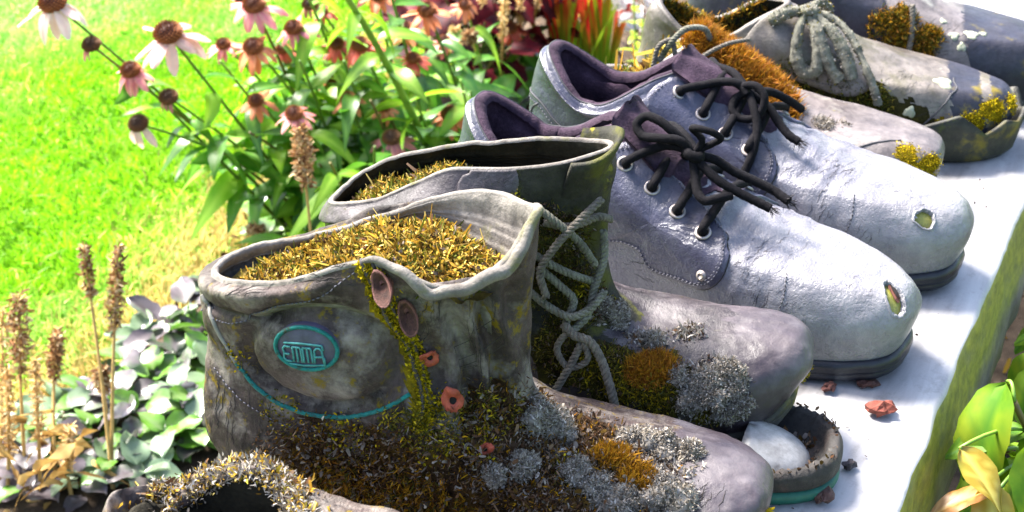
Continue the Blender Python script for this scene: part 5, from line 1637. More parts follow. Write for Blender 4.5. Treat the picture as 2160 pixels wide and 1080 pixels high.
LM = {
    'cone_leaf': leaf_mat('coneflower_leaf', (.035, .15, .010), (.09, .25, .018), .38, .45, vein=(.11, .25, .03)),
    'cone_leaf_light': leaf_mat('coneflower_leaf_light', (.11, .28, .010), (.22, .42, .015), .42, .5, vein=(.26, .44, .04)),
    'ground_green': leaf_mat('ground_cover_green', (.045, .15, .010), (.13, .27, .03), .3, .3, vein=(.14, .22, .07)),
    'ground_purple': leaf_mat('ground_cover_purple_grey', (.06, .048, .056), (.18, .15, .165), .3, .2, c3=(.05, .10, .03), amt=.42, vein=(.08, .065, .07)),
    'ground_pale': leaf_mat('ground_cover_pale', (.10, .17, .08), (.24, .32, .20), .28, .25, vein=(.15, .21, .12)),
    'heuchera': leaf_mat('dark_red_leaf', (.010, .0015, .002), (.11, .004, .010), .6, .15, spec=.12, vein=(.03, .006, .01)),
    'right_leaf': leaf_mat('yellow_green_leaf', (.08, .20, .006), (.21, .31, .012), .6, .3, spec=.25, vein=(.05, .14, .008), scale=26, c3=(.26, .28, .012), amt=.36),
    'right_yellow': leaf_mat('yellowing_leaf', (.26, .18, .01), (.36, .24, .02), .4, .3, c3=(.26, .36, .02), amt=.42, vein=(.5, .42, .08), scale=16),
    'right_orange': leaf_mat('orange_tinged_leaf', (.26, .09, .02), (.32, .18, .03), .4, .3, c3=(.32, .34, .03), amt=.4, vein=(.5, .3, .1), scale=16),
    'lime': leaf_mat('lime_leaf', (.22, .34, .015), (.42, .52, .03), .45, .45),
    'dry_leaf': leaf_mat('dry_brown_leaf', (.26, .13, .03), (.52, .34, .10), .8, .3),
    'white': leaf_mat('white_petal', (.70, .66, .66), (.82, .80, .80), .6, .3),
    'pet_white': leaf_mat('pale_pink_petal', (.66, .36, .32), (.80, .62, .56), .6, .35, vein=(.72, .46, .42)),
    'pet_pink': leaf_mat('pink_petal', (.54, .10, .09), (.74, .36, .30), .6, .35, vein=(.6, .16, .22)),
    'pet_orange': leaf_mat('orange_pink_petal', (.56, .14, .035), (.72, .32, .14), .6, .35, vein=(.62, .18, .08)),
    'pet_red': leaf_mat('coral_petal', (.50, .055, .03), (.62, .18, .10), .6, .35, vein=(.5, .06, .04)),
    'pet_rose': leaf_mat('faded_rose_petal', (.34, .09, .07), (.50, .22, .17), .65, .3, vein=(.4, .12, .14)),
}
STEM = leaf_mat('green_stem', (.09, .20, .02), (.18, .30, .03), .5, .15)
STEM_R = leaf_mat('brownish_stem', (.10, .07, .02), (.18, .16, .03), .55, .1)
LEAVES = {k: [leaf_mesh('leaf_' + k, .085, .0145, LM[k], droop=d, fold=fo, seed=i, wave=.03) for i, (d, fo) in enumerate(((.7, .3), (1.2, .2), (1.7, .35), (.4, .25), (2.0, .3), (1.0, .1)))] for k in ('cone_leaf', 'cone_leaf_light')}
PETALS = {k: [leaf_mesh('petal_' + k, .029, .0052, LM['pet_' + k], droop=d, fold=-.15, seed=i, wave=.03, shape='petal', nl=6, nw=5) for i, d in enumerate((.3, .6, 1.0))] for k in ('white', 'pink', 'orange', 'red', 'rose')}

def cone_mesh():
    """bristly dome: rows of pointed scales on a low dome"""
    V, F = [], []
    nu, nvv = 20, 8
    for i in range(nvv):
        f = -.35 + (math.pi / 2 + .35) * i / (nvv - 1)
        for j in range(nu):
            g = 2 * math.pi * (j + .5 * (i % 2)) / nu
            V.append((math.cos(f) * math.cos(g), math.cos(f) * math.sin(g), .85 * math.sin(f)))
    F = grid_faces(nvv, nu)
    k = 150
    for i in range(k):
        z = 1 - (i + .5) / k * 1.15
        r = math.sqrt(max(0, 1 - z * z)); g = i * 2.39996
        n = np.array([r * math.cos(g), r * math.sin(g), z * .85]); nn = n / np.linalg.norm(n)
        a = unit(np.cross(nn, [.1, .2, .97] if abs(nn[2]) < .9 else [1., 0, 0])); c = np.cross(nn, a)
        s = .12
        o_ = len(V)
        V += [n * .97 + a * s, n * .97 - a * .5 * s + c * .87 * s, n * .97 - a * .5 * s - c * .87 * s, n + nn * .26 + np.array([0, 0, .05])]
        F += [(o_, o_ + 1, o_ + 3), (o_ + 1, o_ + 2, o_ + 3), (o_ + 2, o_, o_ + 3)]
    return mesh_from('cone', V, F)
def cone_material(name, core, tip):
    m, nt, b = base(name)
    tc = N(nt, 'ShaderNodeTexCoord')
    ln = N(nt, 'ShaderNodeVectorMath', operation='LENGTH'); nt.links.new(tc.outputs['Object'], ln.inputs[0])
    r1 = ramp(nt, [(.0, core), (1, tip)])
    mr = N(nt, 'ShaderNodeMapRange'); mr.inputs['From Min'].default_value = .92; mr.inputs['From Max'].default_value = 1.2
    nt.links.new(ln.outputs['Value'], mr.inputs[0]); nt.links.new(mr.outputs[0], r1.inputs[0])
    nt.links.new(r1.outputs[0], b.inputs['Base Color']); b.inputs['Roughness'].default_value = .7
    return m
CONE = {'warm': cone_mesh(), 'dark': cone_mesh()}
CONE['warm'].materials.append(cone_material('orange_brown_cone', (.06, .012, .004), (.42, .12, .012)))
CONE['dark'].materials.append(cone_material('dark_brown_cone', (.03, .012, .004), (.22, .08, .015)))

def qpath(p0, p1, p2, n=16):
    t = np.linspace(0, 1, n)[:, None]
    return (1 - t)**2 * np.asarray(p0) + 2 * t * (1 - t) * np.asarray(p1) + t * t * np.asarray(p2)

def coneflower(head, base_xy, size, kind, label, seed, leaves=8, stem_r=.0026, lk='cone_leaf', group='coneflowers leaning over the lawn', tilt=None, sag=.10):
    rg = np.random.default_rng(seed)
    bx, by = base_xy
    root = thing('coneflower', label, 'flower', (bx, by, .02), 0, group)
    h = np.array(head) - [bx, by, .02]
    ctrl = np.array([h[0] * .42, h[1] * .42, h[2] * (.5 + sag)]) + rg.normal(size=3) * .012
    path = qpath((0, 0, 0), ctrl, h, 18)
    link('stem', mesh_from('stem', *tube_data(path, np.linspace(stem_r, stem_r * .6, 18), 6)), STEM if rg.random() < .75 else STEM_R, root)
    for i in range(leaves):
        f = .12 + .76 * (i + rg.uniform(.1, .9)) / leaves
        k = int(f * 17)
        ang = i * 2.4 + rg.uniform(-.6, .6)
        d = np.array([math.cos(ang), math.sin(ang), rg.uniform(-.1, .7)])
        me = LEAVES[lk if rg.random() < .7 else 'cone_leaf_light'][rg.integers(0, 6)]
        place(me, 'leaf', root, path[k], d, scale=rg.uniform(.65, 1.2) * (1.1 - .45 * f), roll=rg.normal() * .35)
    if kind is None:
        return root
    ax = unit(path[-1] - path[-3]) * .35 + np.array([0, -.18, 1.0]) if tilt is None else np.asarray(tilt, float)
    ax = unit(ax)
    cone = bpy.data.objects.new('cone', CONE['warm' if kind in ('white', 'pink', 'orange', 'red') else 'dark'])
    CONE['warm'].polygons.foreach_set('use_smooth', np.zeros(len(CONE['warm'].polygons), bool))
    COL.objects.link(cone); cone.parent = root
    q = Vector(ax).to_track_quat('Z', 'Y')
    s = size / 2 * 1.12
    cone.matrix_local = Matrix.Translation(Vector(h)) @ q.to_matrix().to_4x4() @ Matrix.Diagonal((s, s, s, 1))
    pk = {'white': 'white', 'pink': 'pink', 'orange': 'orange', 'red': 'red', 'rose': 'rose', 'bare': 'rose', 'spent': 'white'}[kind]
    npet = {'bare': 4, 'spent': 3}.get(kind, 13)
    for i in range(npet):
        a = 2 * math.pi * (i + rg.uniform(-.25, .25)) / npet
        if kind in ('bare', 'spent'):
            a = rg.uniform(3.4, 6.0)
        el = rg.uniform(-.85, .1) - .25 * (i % 3) + .25 if kind not in ('bare', 'spent') else -1.1
        d = (math.cos(a), math.sin(a), el)
        sc_ = rg.uniform(.8, 1.15) * (.6 if kind == 'bare' else 1) * size / .022 / s
        place(PETALS[pk][rg.integers(0, 3)], 'petal', cone, (.75 * math.cos(a), .75 * math.sin(a), -.22), d, scale=sc_, roll=rg.normal() * .25)
    return root

HEADS = [
    (-.490, 1.635, .392, .0250, 'white', 'large pale pink coneflower in the top left corner'),
    (-.459, 1.651, .338, .0176, 'bare', 'small dark petalless coneflower head just below the top left bloom'),
    (-.371, 1.638, .356, .0260, 'white', 'largest pale coneflower with a dark red cone and white-pink petals, over the lawn'),
    (-.421, 1.656, .306, .0185, 'pink', 'deep pink coneflower left of and below the largest pale one'),
    (-.383, 1.660, .272, .0180, 'bare', 'bare brown cone on its stem beneath the largest pale coneflower'),
    (-.417, 1.646, .246, .0191, 'spent', 'lowest left brown cone half behind a hanging leaf'),
    (-.291, 1.729, .355, .0214, 'pink', 'pink coneflower cut by the top edge, with a dark cone'),
    (-.317, 1.808, .332, .0150, 'pink', 'small coneflower tucked behind the one cut by the top edge'),
    (-.292, 1.706, .314, .0193, 'orange', 'orange-pink coneflower directly below the top edge pink one'),
    (-.252, 1.754, .318, .0175, 'pink', 'pink coneflower with an orange cone right of the top edge bloom'),
    (-.292, 1.695, .253, .0150, 'orange', 'small orange coneflower with swept petals low in the clump'),
    (-.243, 1.651, .256, .0165, 'pink', 'starry pink coneflower above the dried brown spike'),
    (-.238, 1.805, .328, .0156, 'bare', 'bare brown cone at the top edge amid leaves'),
    (-.175, 1.745, .301, .0175, 'red', 'coral red coneflower in the middle of the clump'),
    (-.215, 1.826, .263, .0149, 'pink', 'small pale pink coneflower left of the coral one'),
    (-.103, 1.850, .304, .0189, 'orange', 'bright orange coneflower before the dark red foliage'),
    (-.139, 1.693, .207, .0175, 'rose', 'faded rose coneflower with a dark cone, lowest in the clump'),
    (-.073, 1.743, .215, .0179, 'orange', 'faded orange coneflower beside the derby heel'),
    (-.264, 1.822, .255, .0149, 'orange', 'small orange coneflower deep in the clump, left part'),
    (-.218, 1.808, .230, .0140, 'orange', 'tiny orange coneflower below the coral one'),
    (-.003, 2.169, .159, .0176, 'red', 'flat coral coneflower against the dark red foliage'),
    (-.132, 1.886, .267, .0153, 'orange', 'orange coneflower between the coral one and the bright orange one'),
]
HEADS += [
    (-.334, 1.75, .300, .0140, 'pink', 'small pink coneflower behind the largest pale one, right'), (-.205, 1.77, .292, .0145, 'red', 'small coral coneflower just left of the thick pale stem'), (-.160, 1.83, .330, .0150, 'orange', 'orange coneflower high behind the thick pale stem'),
    (-.118, 1.80, .262, .0145, 'red', 'coral coneflower right of the thick pale stem'), (-.270, 1.78, .282, .0130, 'red', 'small red coneflower among the orange ones on the left'), (-.190, 1.72, .245, .0140, 'orange', 'orange coneflower right of the starry pink one'),
    (-.085, 1.90, .245, .0140, 'pink', 'small pink coneflower below the bright orange one'), (-.150, 1.74, .225, .0130, 'orange', 'orange coneflower above the faded rose one'), (-.232, 1.86, .300, .0135, 'red', 'tiny red coneflower near the top, left of the coral one'), (-.06, 1.96, .270, .0135, 'orange', 'orange coneflower at the edge of the dark red foliage')]
BASES = [(-.26, 1.80), (-.25, 1.83), (-.24, 1.82), (-.27, 1.79), (-.23, 1.84), (-.25, 1.86), (-.21, 1.84), (-.22, 1.90), (-.20, 1.86), (-.17, 1.86), (-.22, 1.80), (-.19, 1.78), (-.16, 1.90), (-.11, 1.84), (-.15, 1.93), (-.04, 1.93), (-.10, 1.80), (-.03, 1.84), (-.19, 1.92), (-.14, 1.90), (.01, 2.28), (-.08, 1.97), (-.22, 1.86), (-.15, 1.86), (-.12, 1.92), (-.08, 1.88), (-.20, 1.88), (-.15, 1.80), (-.05, 1.98), (-.11, 1.82), (-.17, 1.94), (-.03, 2.04)]
for i, (hd, bs) in enumerate(zip(HEADS, BASES)):
    coneflower(hd[:3], bs, hd[3], hd[4], hd[5], 300 + i, leaves=9 if i < 6 else 14, sag=.02 if i < 6 else .08)
# leafy shoots without bloom
SHOOTS = [((-.19, 1.62, .43), (-.06, 1.80), 'thick pale leafy stem slanting across the flower clump', .0052, 'cone_leaf_light'),
          ((-.30, 1.68, .22), (-.20, 1.80), 'leafy shoot low on the left of the clump', .0026, 'cone_leaf'), ((-.33, 1.70, .30), (-.22, 1.82), 'leafy shoot behind the largest pale coneflower', .0026, 'cone_leaf'),
          ((-.16, 1.68, .26), (-.13, 1.78), 'leafy shoot in the middle of the clump, without a bloom', .0026, 'cone_leaf'), ((-.11, 1.70, .25), (-.08, 1.80), 'leafy shoot left of the derby heel', .0026, 'cone_leaf'),
          ((-.22, 1.66, .19), (-.20, 1.76), 'low leafy shoot behind the dried brown spike', .0026, 'cone_leaf'), ((-.25, 1.75, .40), (-.18, 1.84), 'tall leafy shoot reaching the top edge', .0028, 'cone_leaf_light'),
          ((-.15, 1.78, .38), (-.10, 1.86), 'tall leafy shoot right of the thick pale stem', .0028, 'cone_leaf'), ((-.05, 1.80, .22), (-.03, 1.88), 'leafy shoot behind the derby heel', .0026, 'cone_leaf'),
          ((-.13, 1.62, .15), (-.12, 1.72), 'leafy shoot just behind the second boot collar', .0026, 'cone_leaf'), ((-.19, 1.70, .30), (-.15, 1.80), 'leafy shoot between the starry pink and coral blooms', .0026, 'cone_leaf'),
          ((-.20, 1.60, .22), (-.17, 1.70), 'leafy shoot in front of the starry pink bloom', .0026, 'cone_leaf_light'), ((-.09, 1.64, .20), (-.08, 1.72), 'leafy shoot rising beside the second boot rim', .0026, 'cone_leaf'), ((-.06, 1.74, .26), (-.05, 1.82), 'leafy shoot below the bright orange bloom', .0026, 'cone_leaf_light'), ((-.15, 1.60, .24), (-.14, 1.70), 'broad-leaved shoot above the second boot', .0026, 'cone_leaf'), ((-.24, 1.70, .30), (-.20, 1.80), 'leafy shoot crossing the orange blooms', .0026, 'cone_leaf'),
          ((-.26, 1.62, .12), (-.23, 1.72), 'short leafy shoot at the foot of the clump', .0026, 'cone_leaf')]
for i, (hd, bs, lb, r_, lk) in enumerate(SHOOTS):
    o = coneflower(hd, bs, .02, None, lb, 400 + i, leaves=17, stem_r=r_, lk=lk, group='leafy shoots in the flower clump')
    o.name = 'leafy_shoot'; o['category'] = 'plant'

# ------------------------------------------------------------------ ground cover rosettes
GL = {k: [leaf_mesh('leaf_' + k, .037, .0130, LM[k], droop=d, fold=fo, seed=i + 20, wave=.05, shape='oval', nl=8, nw=5, ruffle=.12) for i, (d, fo) in enumerate(((.3, .2), (.6, .3), (.9, .1), (.1, .35)))] for k in ('ground_green', 'ground_purple', 'ground_pale')}
ROS = [(-0.352, 1.635), (-0.371, 1.581), (-0.392, 1.55), (-0.413, 1.521), (-0.347, 1.54), (-0.419, 1.473), (-0.364, 1.482), (-0.382, 1.445), (-0.441, 1.409), (-0.469, 1.383), (-0.412, 1.392), (-0.38, 1.383), (-0.349, 1.4), (-0.425, 1.341), (-0.379, 1.325), (-0.458, 1.317), (-0.394, 1.286), (-0.417, 1.263), (-0.493, 1.341), (-0.47, 1.255), (-0.363, 1.27),
       (-0.298, 1.825), (-0.269, 1.838), (-0.234, 1.851), (-0.313, 1.8), (-0.081, 2.084), (-0.055, 2.149), (-0.02, 2.084), (-0.072, 2.253), (-0.028, 2.218), (0.007, 2.166), (-0.106, 2.037), (-0.13, 1.991), (-0.059, 2.347), (0.0, 2.328), (-0.201, 1.905), (-0.165, 1.933), (-0.146, 2.166), (0.022, 2.366), (.05, 2.25), (.09, 2.32), (-.335, 1.40), (-.318, 1.35), (-.345, 1.33), (-.31, 1.43), (-.325, 1.48)]
ROS_LAB = ['farthest ground cover rosette at the dry lawn edge, touching the badged boot heel', 'ground cover rosette second from the dry lawn edge, near the boot heel', 'ground cover rosette third from the dry lawn edge, bordering the grass',
    'ground cover rosette bordering the lawn, right of the long-spiked stalk', 'ground cover rosette tight against the badged boot heel, mid height', 'ground cover rosette on the lawn edge just left of the long-spiked stalk', 'ground cover rosette in mid patch, one plant away from the boot heel',
    'ground cover rosette in the centre of the left patch', 'ground cover rosette on the lawn edge right of the straw cluster', 'ground cover rosette on the lawn edge touching the straw cluster', 'ground cover rosette between the slender stalk pair, upper', 'ground cover rosette right of the slender stalk pair, mid height',
    'ground cover rosette low against the badged boot heel', 'ground cover rosette left of the slender stalk pair, lower', 'ground cover rosette behind the ragged boot rim', 'ground cover rosette half hidden by the straw cluster', 'ground cover rosette at the foot of the upright long-spiked stalk',
    'ground cover rosette at the bottom edge left of the stalk pair', 'leftmost ground cover rosette, behind the straw cluster', 'ground cover rosette in the bottom left corner under the straw', 'ground cover rosette left of the ragged boot rim at the bottom edge',
    'rosette at the foot of the coneflower stems, left middle', 'rosette at the foot of the coneflower stems under the dense brown spike', 'rosette at the foot of the coneflower stems, rightmost', 'rosette at the foot of the coneflower stems, leftmost on the dry grass',
    'rosette behind the derby heel, left of the tan stalks', 'rosette behind the derby heels among the tan stalks', 'rosette nearest the heel of the farther derby', 'rosette below the dark red foliage, left', 'rosette below the dark red foliage, middle', 'rosette just left of the farther derby heel',
    'rosette behind the second boot and below the bright orange bloom', 'rosette behind the second boot, right of the rose bloom', 'rosette directly under the nearest dark red plant', 'rosette right under the second dark red plant', 'rosette deep under the coneflowers, left', 'rosette deep under the coneflowers, right',
    'rosette behind the bright orange bloom', 'rosette between dark red foliage and red grass', 'rosette before the left red grass tuft', 'rosette behind the left red grass tuft',
    'dark rosette in the gap between badged boot heel and ragged rim, upper', 'rosette in the gap just above the ragged rim', 'rosette touching the top of the ragged rim, left', 'rosette half hidden behind the badged boot heel', 'rosette peeking out behind the badged boot heel, upper']
for i, (x, y) in enumerate(ROS):
    rg = np.random.default_rng(500 + i)
    zone = 'left ground cover' if i < 21 or i > 40 else ('clump foot' if i < 25 else 'back bed')
    lab = {'left ground cover': 'low rosette of green and purple-grey oval leaves in the patch left of the boots', 'clump foot': 'low green rosette at the foot of the coneflower stems', 'back bed': 'low green and purple-grey rosette in the back of the bed'}[zone]
    lab = ROS_LAB[i]
    root = thing('ground_cover_plant', lab, 'plant', (x, y, .018), rg.uniform(0, 6), {'left ground cover': 'ground cover rosettes left of the boots', 'clump foot': 'rosettes at the foot of the coneflowers', 'back bed': 'rosettes at the back of the bed'}[zone])
    nl = 9
    main = ['ground_green', 'ground_purple', 'ground_pale', 'ground_green'][rg.integers(0, 4)]
    for k in range(nl):
        a = k * 2.4 + rg.uniform(-.4, .4)
        el = rg.uniform(.0, .45) + .5 * (k / nl)
        kk = main if rg.random() < .6 else ('ground_green', 'ground_purple', 'ground_pale')[rg.integers(0, 3)]
        place(GL[kk][rg.integers(0, 4)], 'leaf', root, (.006 * math.cos(a), .006 * math.sin(a), .006 + .022 * k / nl + rg.uniform(0, .012)), (math.cos(a), math.sin(a), el), scale=rg.uniform(.7, 1.25), roll=rg.normal() * .3)

# ------------------------------------------------------------------ dried stalks
TAN = plain('dry_stalk', (.46, .30, .10), .8, var=.3, scale=150)
BROWN = attr_mat('dry_bracts', .85, .25, .1)
PAL['bract'] = [(.22, .10, .04), (.34, .18, .07), (.13, .06, .03), (.46, .30, .15), (.58, .44, .26)]
PAL['bract_pale'] = [(.60, .42, .18), (.50, .32, .12), (.36, .20, .07), (.68, .52, .28)]
def dried_stalk(top, bot, label, seed, spike=.085, r=.0085, pal='bract', n=420):
    rg = np.random.default_rng(seed)
    root = thing('dried_stalk', label, 'dried plant', (bot[0], bot[1], .015), 0, 'dried seed stalks')
    h = np.array(top) - np.array([bot[0], bot[1], .015])
    path = qpath((0, 0, 0), h * [.5, .5, .55] + rg.normal(size=3) * [.006, .006, 0], h, 24)
    st = link('stem', mesh_from('stem', *tube_data(path, np.linspace(.0022, .0012, 24), 6)), TAN, root)
    Ls = np.linalg.norm(h)
    f0 = max(.15, 1 - spike / Ls)
    s = rg.random(n) ** .9
    s = np.round(s * 16) / 16 * .75 + s * .25
    f = f0 + (1 - f0) * s
    P = np.stack([np.interp(f, np.linspace(0, 1, 24), path[:, k]) for k in range(3)], 1)
    rad = r * (np.sin(np.pi * np.clip(.12 + .8 * s, 0, 1)) ** .7) * rg.uniform(.3, 1, n)
    a = rg.uniform(0, 2 * math.pi, n)
    dirn = np.c_[np.cos(a), np.sin(a), rg.uniform(-.6, .5, n)]
    sp = sprouts('seed_spike', root, P + dirn * rad[:, None], unit(dirn), min(.0068, .0032 + .35 * r), .0011, pal, lean=.6, curl=1.0, seed=seed, flat=True, mat=BROWN)
    return root
ST = [((-.465, 1.312, .222), (-.475, 1.266), 'tallest dark seed spike in the lower left cluster of dried stalks', .085, .0085, 'bract'),
      ((-.47, 1.261, .17), (-.494, 1.262), 'straw-coloured dried stalk at the left picture edge, lower one', .10, .0048, 'bract_pale'),
      ((-.432, 1.231, .20), (-.461, 1.262), 'pale dried stalk right of the tallest dark spike', .11, .0045, 'bract_pale'),
      ((-.452, 1.363, .148), (-.446, 1.266), 'short brown dried stalk behind the pale one', .05, .006, 'bract'),
      ((-.41, 1.235, .124), (-.429, 1.262), 'low pale dried stalk at the bottom left', .07, .0045, 'bract_pale'),
      ((-.506, 1.374, .169), (-.504, 1.266), 'dried stalk on the very left edge, behind the others', .09, .005, 'bract_pale'),
      ((-.413, 1.361, .247), (-.391, 1.27), 'slender leaning dried stalk with a thin brown tip, left of the pair', .055, .005, 'bract'),
      ((-.381, 1.368, .241), (-.395, 1.277), 'upright dried stalk with a long brown seed spike, right of the pair', .085, .006, 'bract'),
      ((-.413, 1.361, .105), (-.415, 1.361), 'small broken dried stalk between the slender pair', .03, .006, 'bract'),
      ((-.211, 1.461, .326), (-.213, 1.50), 'dense brown seed spike standing before the coneflower stems', .075, .0085, 'bract'),
      ((-.306, 1.677, .096), (-.324, 1.786), 'short shrivelled brown stalk behind the nearest boot', .04, .008, 'bract'),
      ((-.055, 1.93, .243), (-.045, 2.264), 'curled brown stalk tip before the dark red foliage', .04, .007, 'bract'),
      ((-.01, 2.001, .269), (-.02, 2.255), 'tall thin tan stalk left of the derby heel tops, middle one', .16, .005, 'bract_pale'),
      ((.012, 2.103, .246), (.003, 2.318), 'tall thin tan stalk rising past the top edge, third from the red grass', .14, .004, 'bract_pale'),
      ((.041, 2.151, .229), (.032, 2.376), 'tall pinkish tan stalk beside the red grass', .10, .003, 'bract_pale'),
      ((-.032, 2.064, .28), (-.051, 2.30), 'tall tan stalk amid the dark red foliage', .12, .005, 'bract_pale'),
      ((-.075, 1.98, .231), (-.086, 2.228), 'tan stalk left of the dark red foliage', .10, .006, 'bract_pale')]
for i, (tp, bt, lb, sp, r_, pl) in enumerate(ST):
    dried_stalk(tp, bt, lb, 600 + i, sp, r_, pl, n=520 if r_ > .0055 else 300)
# tangle of dead straw leaves under the left cluster
rg = np.random.default_rng(41)
DRY = [leaf_mesh('leaf_dry', .06, .0028, LM['dry_leaf'], droop=d, fold=.3, wave=.10, seed=i, ruffle=.3) for i, d in enumerate((.5, 1.2, 1.8))]
root = thing('withered_clump', 'withered straw-brown clump of curled dead leaves in the bottom left corner', 'dried plant', (-.455, 1.262, .02))
for k in range(36):
    a = rg.uniform(0, 6.28)
    place(DRY[k % 3], 'leaf', root, (rg.normal() * .035, rg.normal() * .03, rg.uniform(.0, .09)), (math.cos(a), math.sin(a), rg.uniform(-.2, 1.2)), scale=rg.uniform(.5, 1.0), roll=rg.normal())

# ------------------------------------------------------------------ back of the bed
HL = [leaf_mesh('leaf_heuchera', .055, .028, LM['heuchera'], droop=d, fold=.15, wave=.06, shape='round', nl=8, nw=7, seed=i + 3, ruffle=.5) for i, d in enumerate((.3, .7, 1.0))]
for i, (x, y, n, lb) in enumerate([(-.06, 2.20, 24, 'dark crimson ruffled foliage plant left of the red grass, nearest'), (-.025, 2.27, 24, 'dark crimson ruffled foliage plant right behind the nearest one'), (-.095, 2.32, 24, 'dark crimson ruffled foliage plant at the top edge, leftmost'), (-.03, 2.36, 20, 'dark crimson ruffled foliage plant half hidden behind the others')]):
    rg = np.random.default_rng(700 + i)
    root = thing('red_foliage_plant', lb, 'plant', (x, y, .02), 0, 'dark red foliage plants')
    for k in range(n):
        a = k * 2.4; r_ = .02 + .075 * (k / n) ** .6
        z = .20 - .12 * (k / n) + rg.uniform(-.02, .03)
        q = (r_ * math.cos(a), r_ * math.sin(a), z)
        place(HL[k % 3], 'leaf', root, q, (math.cos(a), math.sin(a), rg.uniform(-.1, .4)), scale=rg.uniform(.7, 1.15), roll=rg.normal() * .3)
        link('stalk', mesh_from('stalk', *tube_data(qpath((0, 0, 0), (q[0] * .3, q[1] * .3, z * .7), q, 6), .0014, 5)), STEM_R, root)

def grass_blade_mesh(seed, L=.40):
    rg = np.random.default_rng(seed)
    V, tint = [], []
    bend = rg.uniform(.05, .35); n = 9
    red = np.array([.50, .022, .018]); org = np.array([.46, .16, .02]); grn = np.array([.20, .32, .015])
    k = rg.random()
    for i in range(n):
        t = i / (n - 1)
        x = bend * L * t ** 2.2; z = L * (t - .12 * bend * t * t)
        w_ = .0036 * (1 - t ** 2.5) * (.6 + .4 * min(1, t * 4)) + .0002
        for g in (-1, 0, 1):
            V.append((x, w_ * g, z + .25 * w_ * abs(g)))
            f = np.clip((t - .02 - .45 * k) / .22, 0, 1)
            tint.append((grn * (1 - f) + (red if k < .55 else org) * f))
    F = np.array([(q[0], q[1], q[2]) for q in grid_faces(n, 3, wrap=False)] + [(q[0], q[2], q[3]) for q in grid_faces(n, 3, wrap=False)])
    me = fast_tris('blade', V, F, np.array(tint))
    me.materials.append(BLADE)
    return me
BLADE = attr_mat('red_grass_blade', .45, .4, .3)
BM = [grass_blade_mesh(i) for i in range(10)]
for i, (x, y, n, lb) in enumerate([(.085, 2.28, 38, 'tuft of red-tipped ornamental grass, left one'), (.135, 2.30, 38, 'tuft of red-tipped ornamental grass behind the derby heel, right one'), (.11, 2.38, 30, 'tuft of red-tipped ornamental grass behind the other two')]):
    rg = np.random.default_rng(720 + i)
    root = thing('red_grass_tuft', lb, 'grass', (x, y, .02), 0, 'red-tipped ornamental grass')
    for k in range(n):
        o = bpy.data.objects.new('blade', BM[rg.integers(0, 10)])
        COL.objects.link(o); o.parent = root
        a = rg.uniform(0, 6.28); r_ = .022 * math.sqrt(rg.random())
        o.location = (r_ * math.cos(a), r_ * math.sin(a), 0)
        o.rotation_euler = (rg.normal() * .10, .12 + rg.normal() * .10, a + rg.normal() * .5)
        s = rg.uniform(.55, 1.05); o.scale = (s, s * 1.2, s)

LL = [leaf_mesh('leaf_lime', .022, .006, LM['lime'], droop=d, fold=.2, seed=i, nl=6, nw=5) for i, d in enumerate((.3, .8))]
root = thing('lime_sprig', 'lime yellow leafy sprig beside the heel of the tan shoe', 'plant', (.178, 2.12, .02))
rg = np.random.default_rng(731)
for s in range(5):
    tip = np.array([rg.normal() * .018, -.06 + rg.normal() * .02, .10 + .03 * s])
    path = qpath((0, 0, 0), tip * [.3, .3, .6], tip, 10)
    link('stem', mesh_from('stem', *tube_data(path, .0012, 5)), STEM, root)
    for k in range(12):
        a = k * 2.4
        q = path[min(9, 3 + k // 2)]
        place(LL[k % 2], 'leaf', root, q, (math.cos(a), math.sin(a), .4), scale=rg.uniform(.8, 1.3))
WP = [leaf_mesh('petal_white', .030, .012, LM['white'], droop=d, fold=.1, seed=i, shape='oval', nl=6, nw=5) for i, d in enumerate((.4, .9))]
root = thing('white_flower', 'white flower head glowing at the top edge above the derby heel', 'flower', (.19, 2.32, .02))
tip = np.array([-.006, -.09, .150])
link('stem', mesh_from('stem', *tube_data(qpath((0, 0, 0), tip * [.3, .3, .6], tip, 10), .002, 6)), STEM, root)
for k in range(34):
    z = 1 - 2 * (k + .5) / 34; r_ = math.sqrt(1 - z * z); a = k * 2.4
    d = np.array([r_ * math.cos(a), r_ * math.sin(a), z])
    place(WP[k % 2], 'petal', root, tip + d * .020, d + [0, 0, .2], scale=rg.uniform(.7, 1.0), roll=rg.uniform(0, 6))

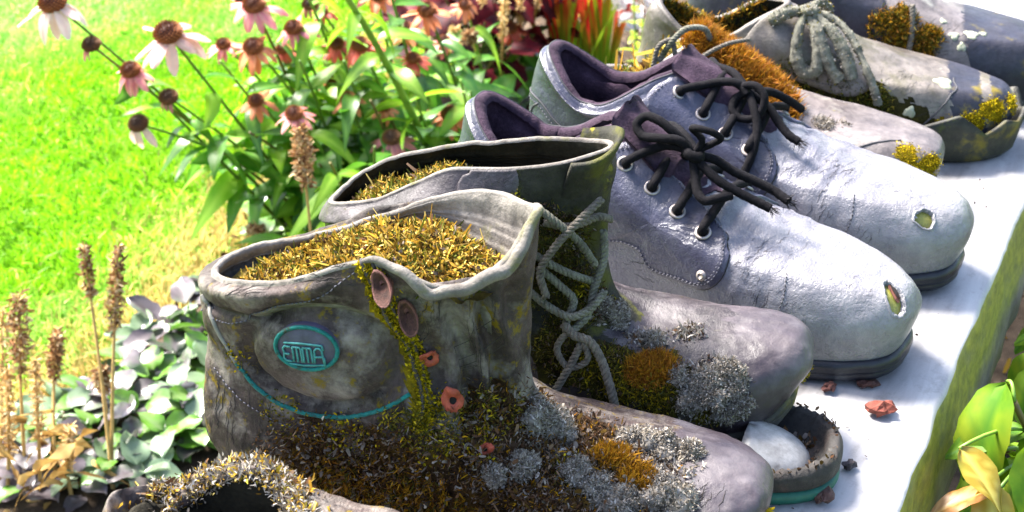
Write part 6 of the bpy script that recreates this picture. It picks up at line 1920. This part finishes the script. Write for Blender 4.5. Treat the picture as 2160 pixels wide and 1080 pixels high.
# ------------------------------------------------------------------ leafy plant right of the plank
RL = {k: [leaf_mesh('leaf_' + k, .085, .022, LM[k], droop=d, fold=.22, seed=i + 9, wave=.05, shape='lance', nl=13, nw=7, ruffle=.08) for i, d in enumerate((.4, .8, 1.2))] for k in ('right_leaf', 'right_yellow', 'right_orange')}
def leafy_right(bx, by, label, seed, spec):
    root = thing('yellow_green_plant', label, 'plant', (bx, by, .02), 0, 'yellow-green leafy plants right of the plank')
    rg = np.random.default_rng(seed)
    tops = np.array([q[0] for q in spec]) - [bx, by, .02]
    tip = tops.mean(0) + [0, 0, .03]
    path = qpath((0, 0, 0), (tip[0] * .1, tip[1] * .1, tip[2] * .6), tip, 14)
    link('stem', mesh_from('stem', *tube_data(path, np.linspace(.004, .002, 14), 6)), STEM_R, root)
    for (p, d, s, k, roll) in spec:
        q = np.array(p) - [bx, by, .02]
        j = int(np.argmin(np.linalg.norm(path - q, axis=1) + 5 * np.maximum(0, path[:, 2] - q[2])))
        link('stalk', mesh_from('stalk', *tube_data(qpath(path[j], (path[j] + q) / 2 + [0, 0, .01], q, 7), .0012, 5)), STEM, root)
        place(RL[k][rg.integers(0, 3)], 'leaf', root, q, d, scale=s, roll=roll)
    for k in range(24):
        a = rg.uniform(0, 6.28); f = rg.integers(4, 13)
        place(RL['right_leaf'][k % 3], 'leaf', root, path[f], (math.cos(a), math.sin(a), rg.uniform(-.3, .5)), scale=rg.uniform(.45, .8), roll=rg.normal() * .4)
leafy_right(.40, .86, 'yellow-green leafy plant with orange-tinged leaves at the lower right corner', 801, [
    ((.289, .787, .470), (-.037, -.030, -.055), 1.0, 'right_leaf', .25), ((.255, .750, .449), (.020, -.030, -.014), .60, 'right_yellow', -.2), ((.279, .741, .428), (-.040, -.006, -.006), .55, 'right_orange', .1),
    ((.300, .755, .452), (-.002, -.03, -.045), .75, 'right_leaf', -.25), ((.272, .742, .430), (.004, -.03, -.03), .6, 'right_yellow', .2), ((.290, .78, .425), (-.03, -.03, -.03), .7, 'right_leaf', 0),
    ((.312, .80, .425), (.01, -.03, -.03), .6, 'right_leaf', .3), ((.312, .79, .40), (-.02, -.05, -.02), .6, 'right_leaf', -.3), ((.300, .81, .44), (-.03, -.01, -.02), .6, 'right_leaf', .2)])
leafy_right(.47, 1.02, 'yellow-green leafy plant behind, at the right picture edge', 802, [
    ((.345, .895, .410), (-.02, -.03, -.03), .55, 'right_leaf', .2), ((.36, .92, .405), (-.03, -.01, -.02), .6, 'right_leaf', -.2), ((.365, .91, .38), (-.03, -.03, -.03), .6, 'right_leaf', .1), ((.39, .97, .40), (-.03, -.03, -.01), .6, 'right_leaf', .3), ((.41, 1.02, .40), (-.03, -.03, -.02), .6, 'right_leaf', 0),
    ((.41, 1.03, .37), (-.04, -.02, -.01), .6, 'right_leaf', .2), ((.375, .95, .36), (-.03, -.03, .0), .6, 'right_leaf', -.3)])
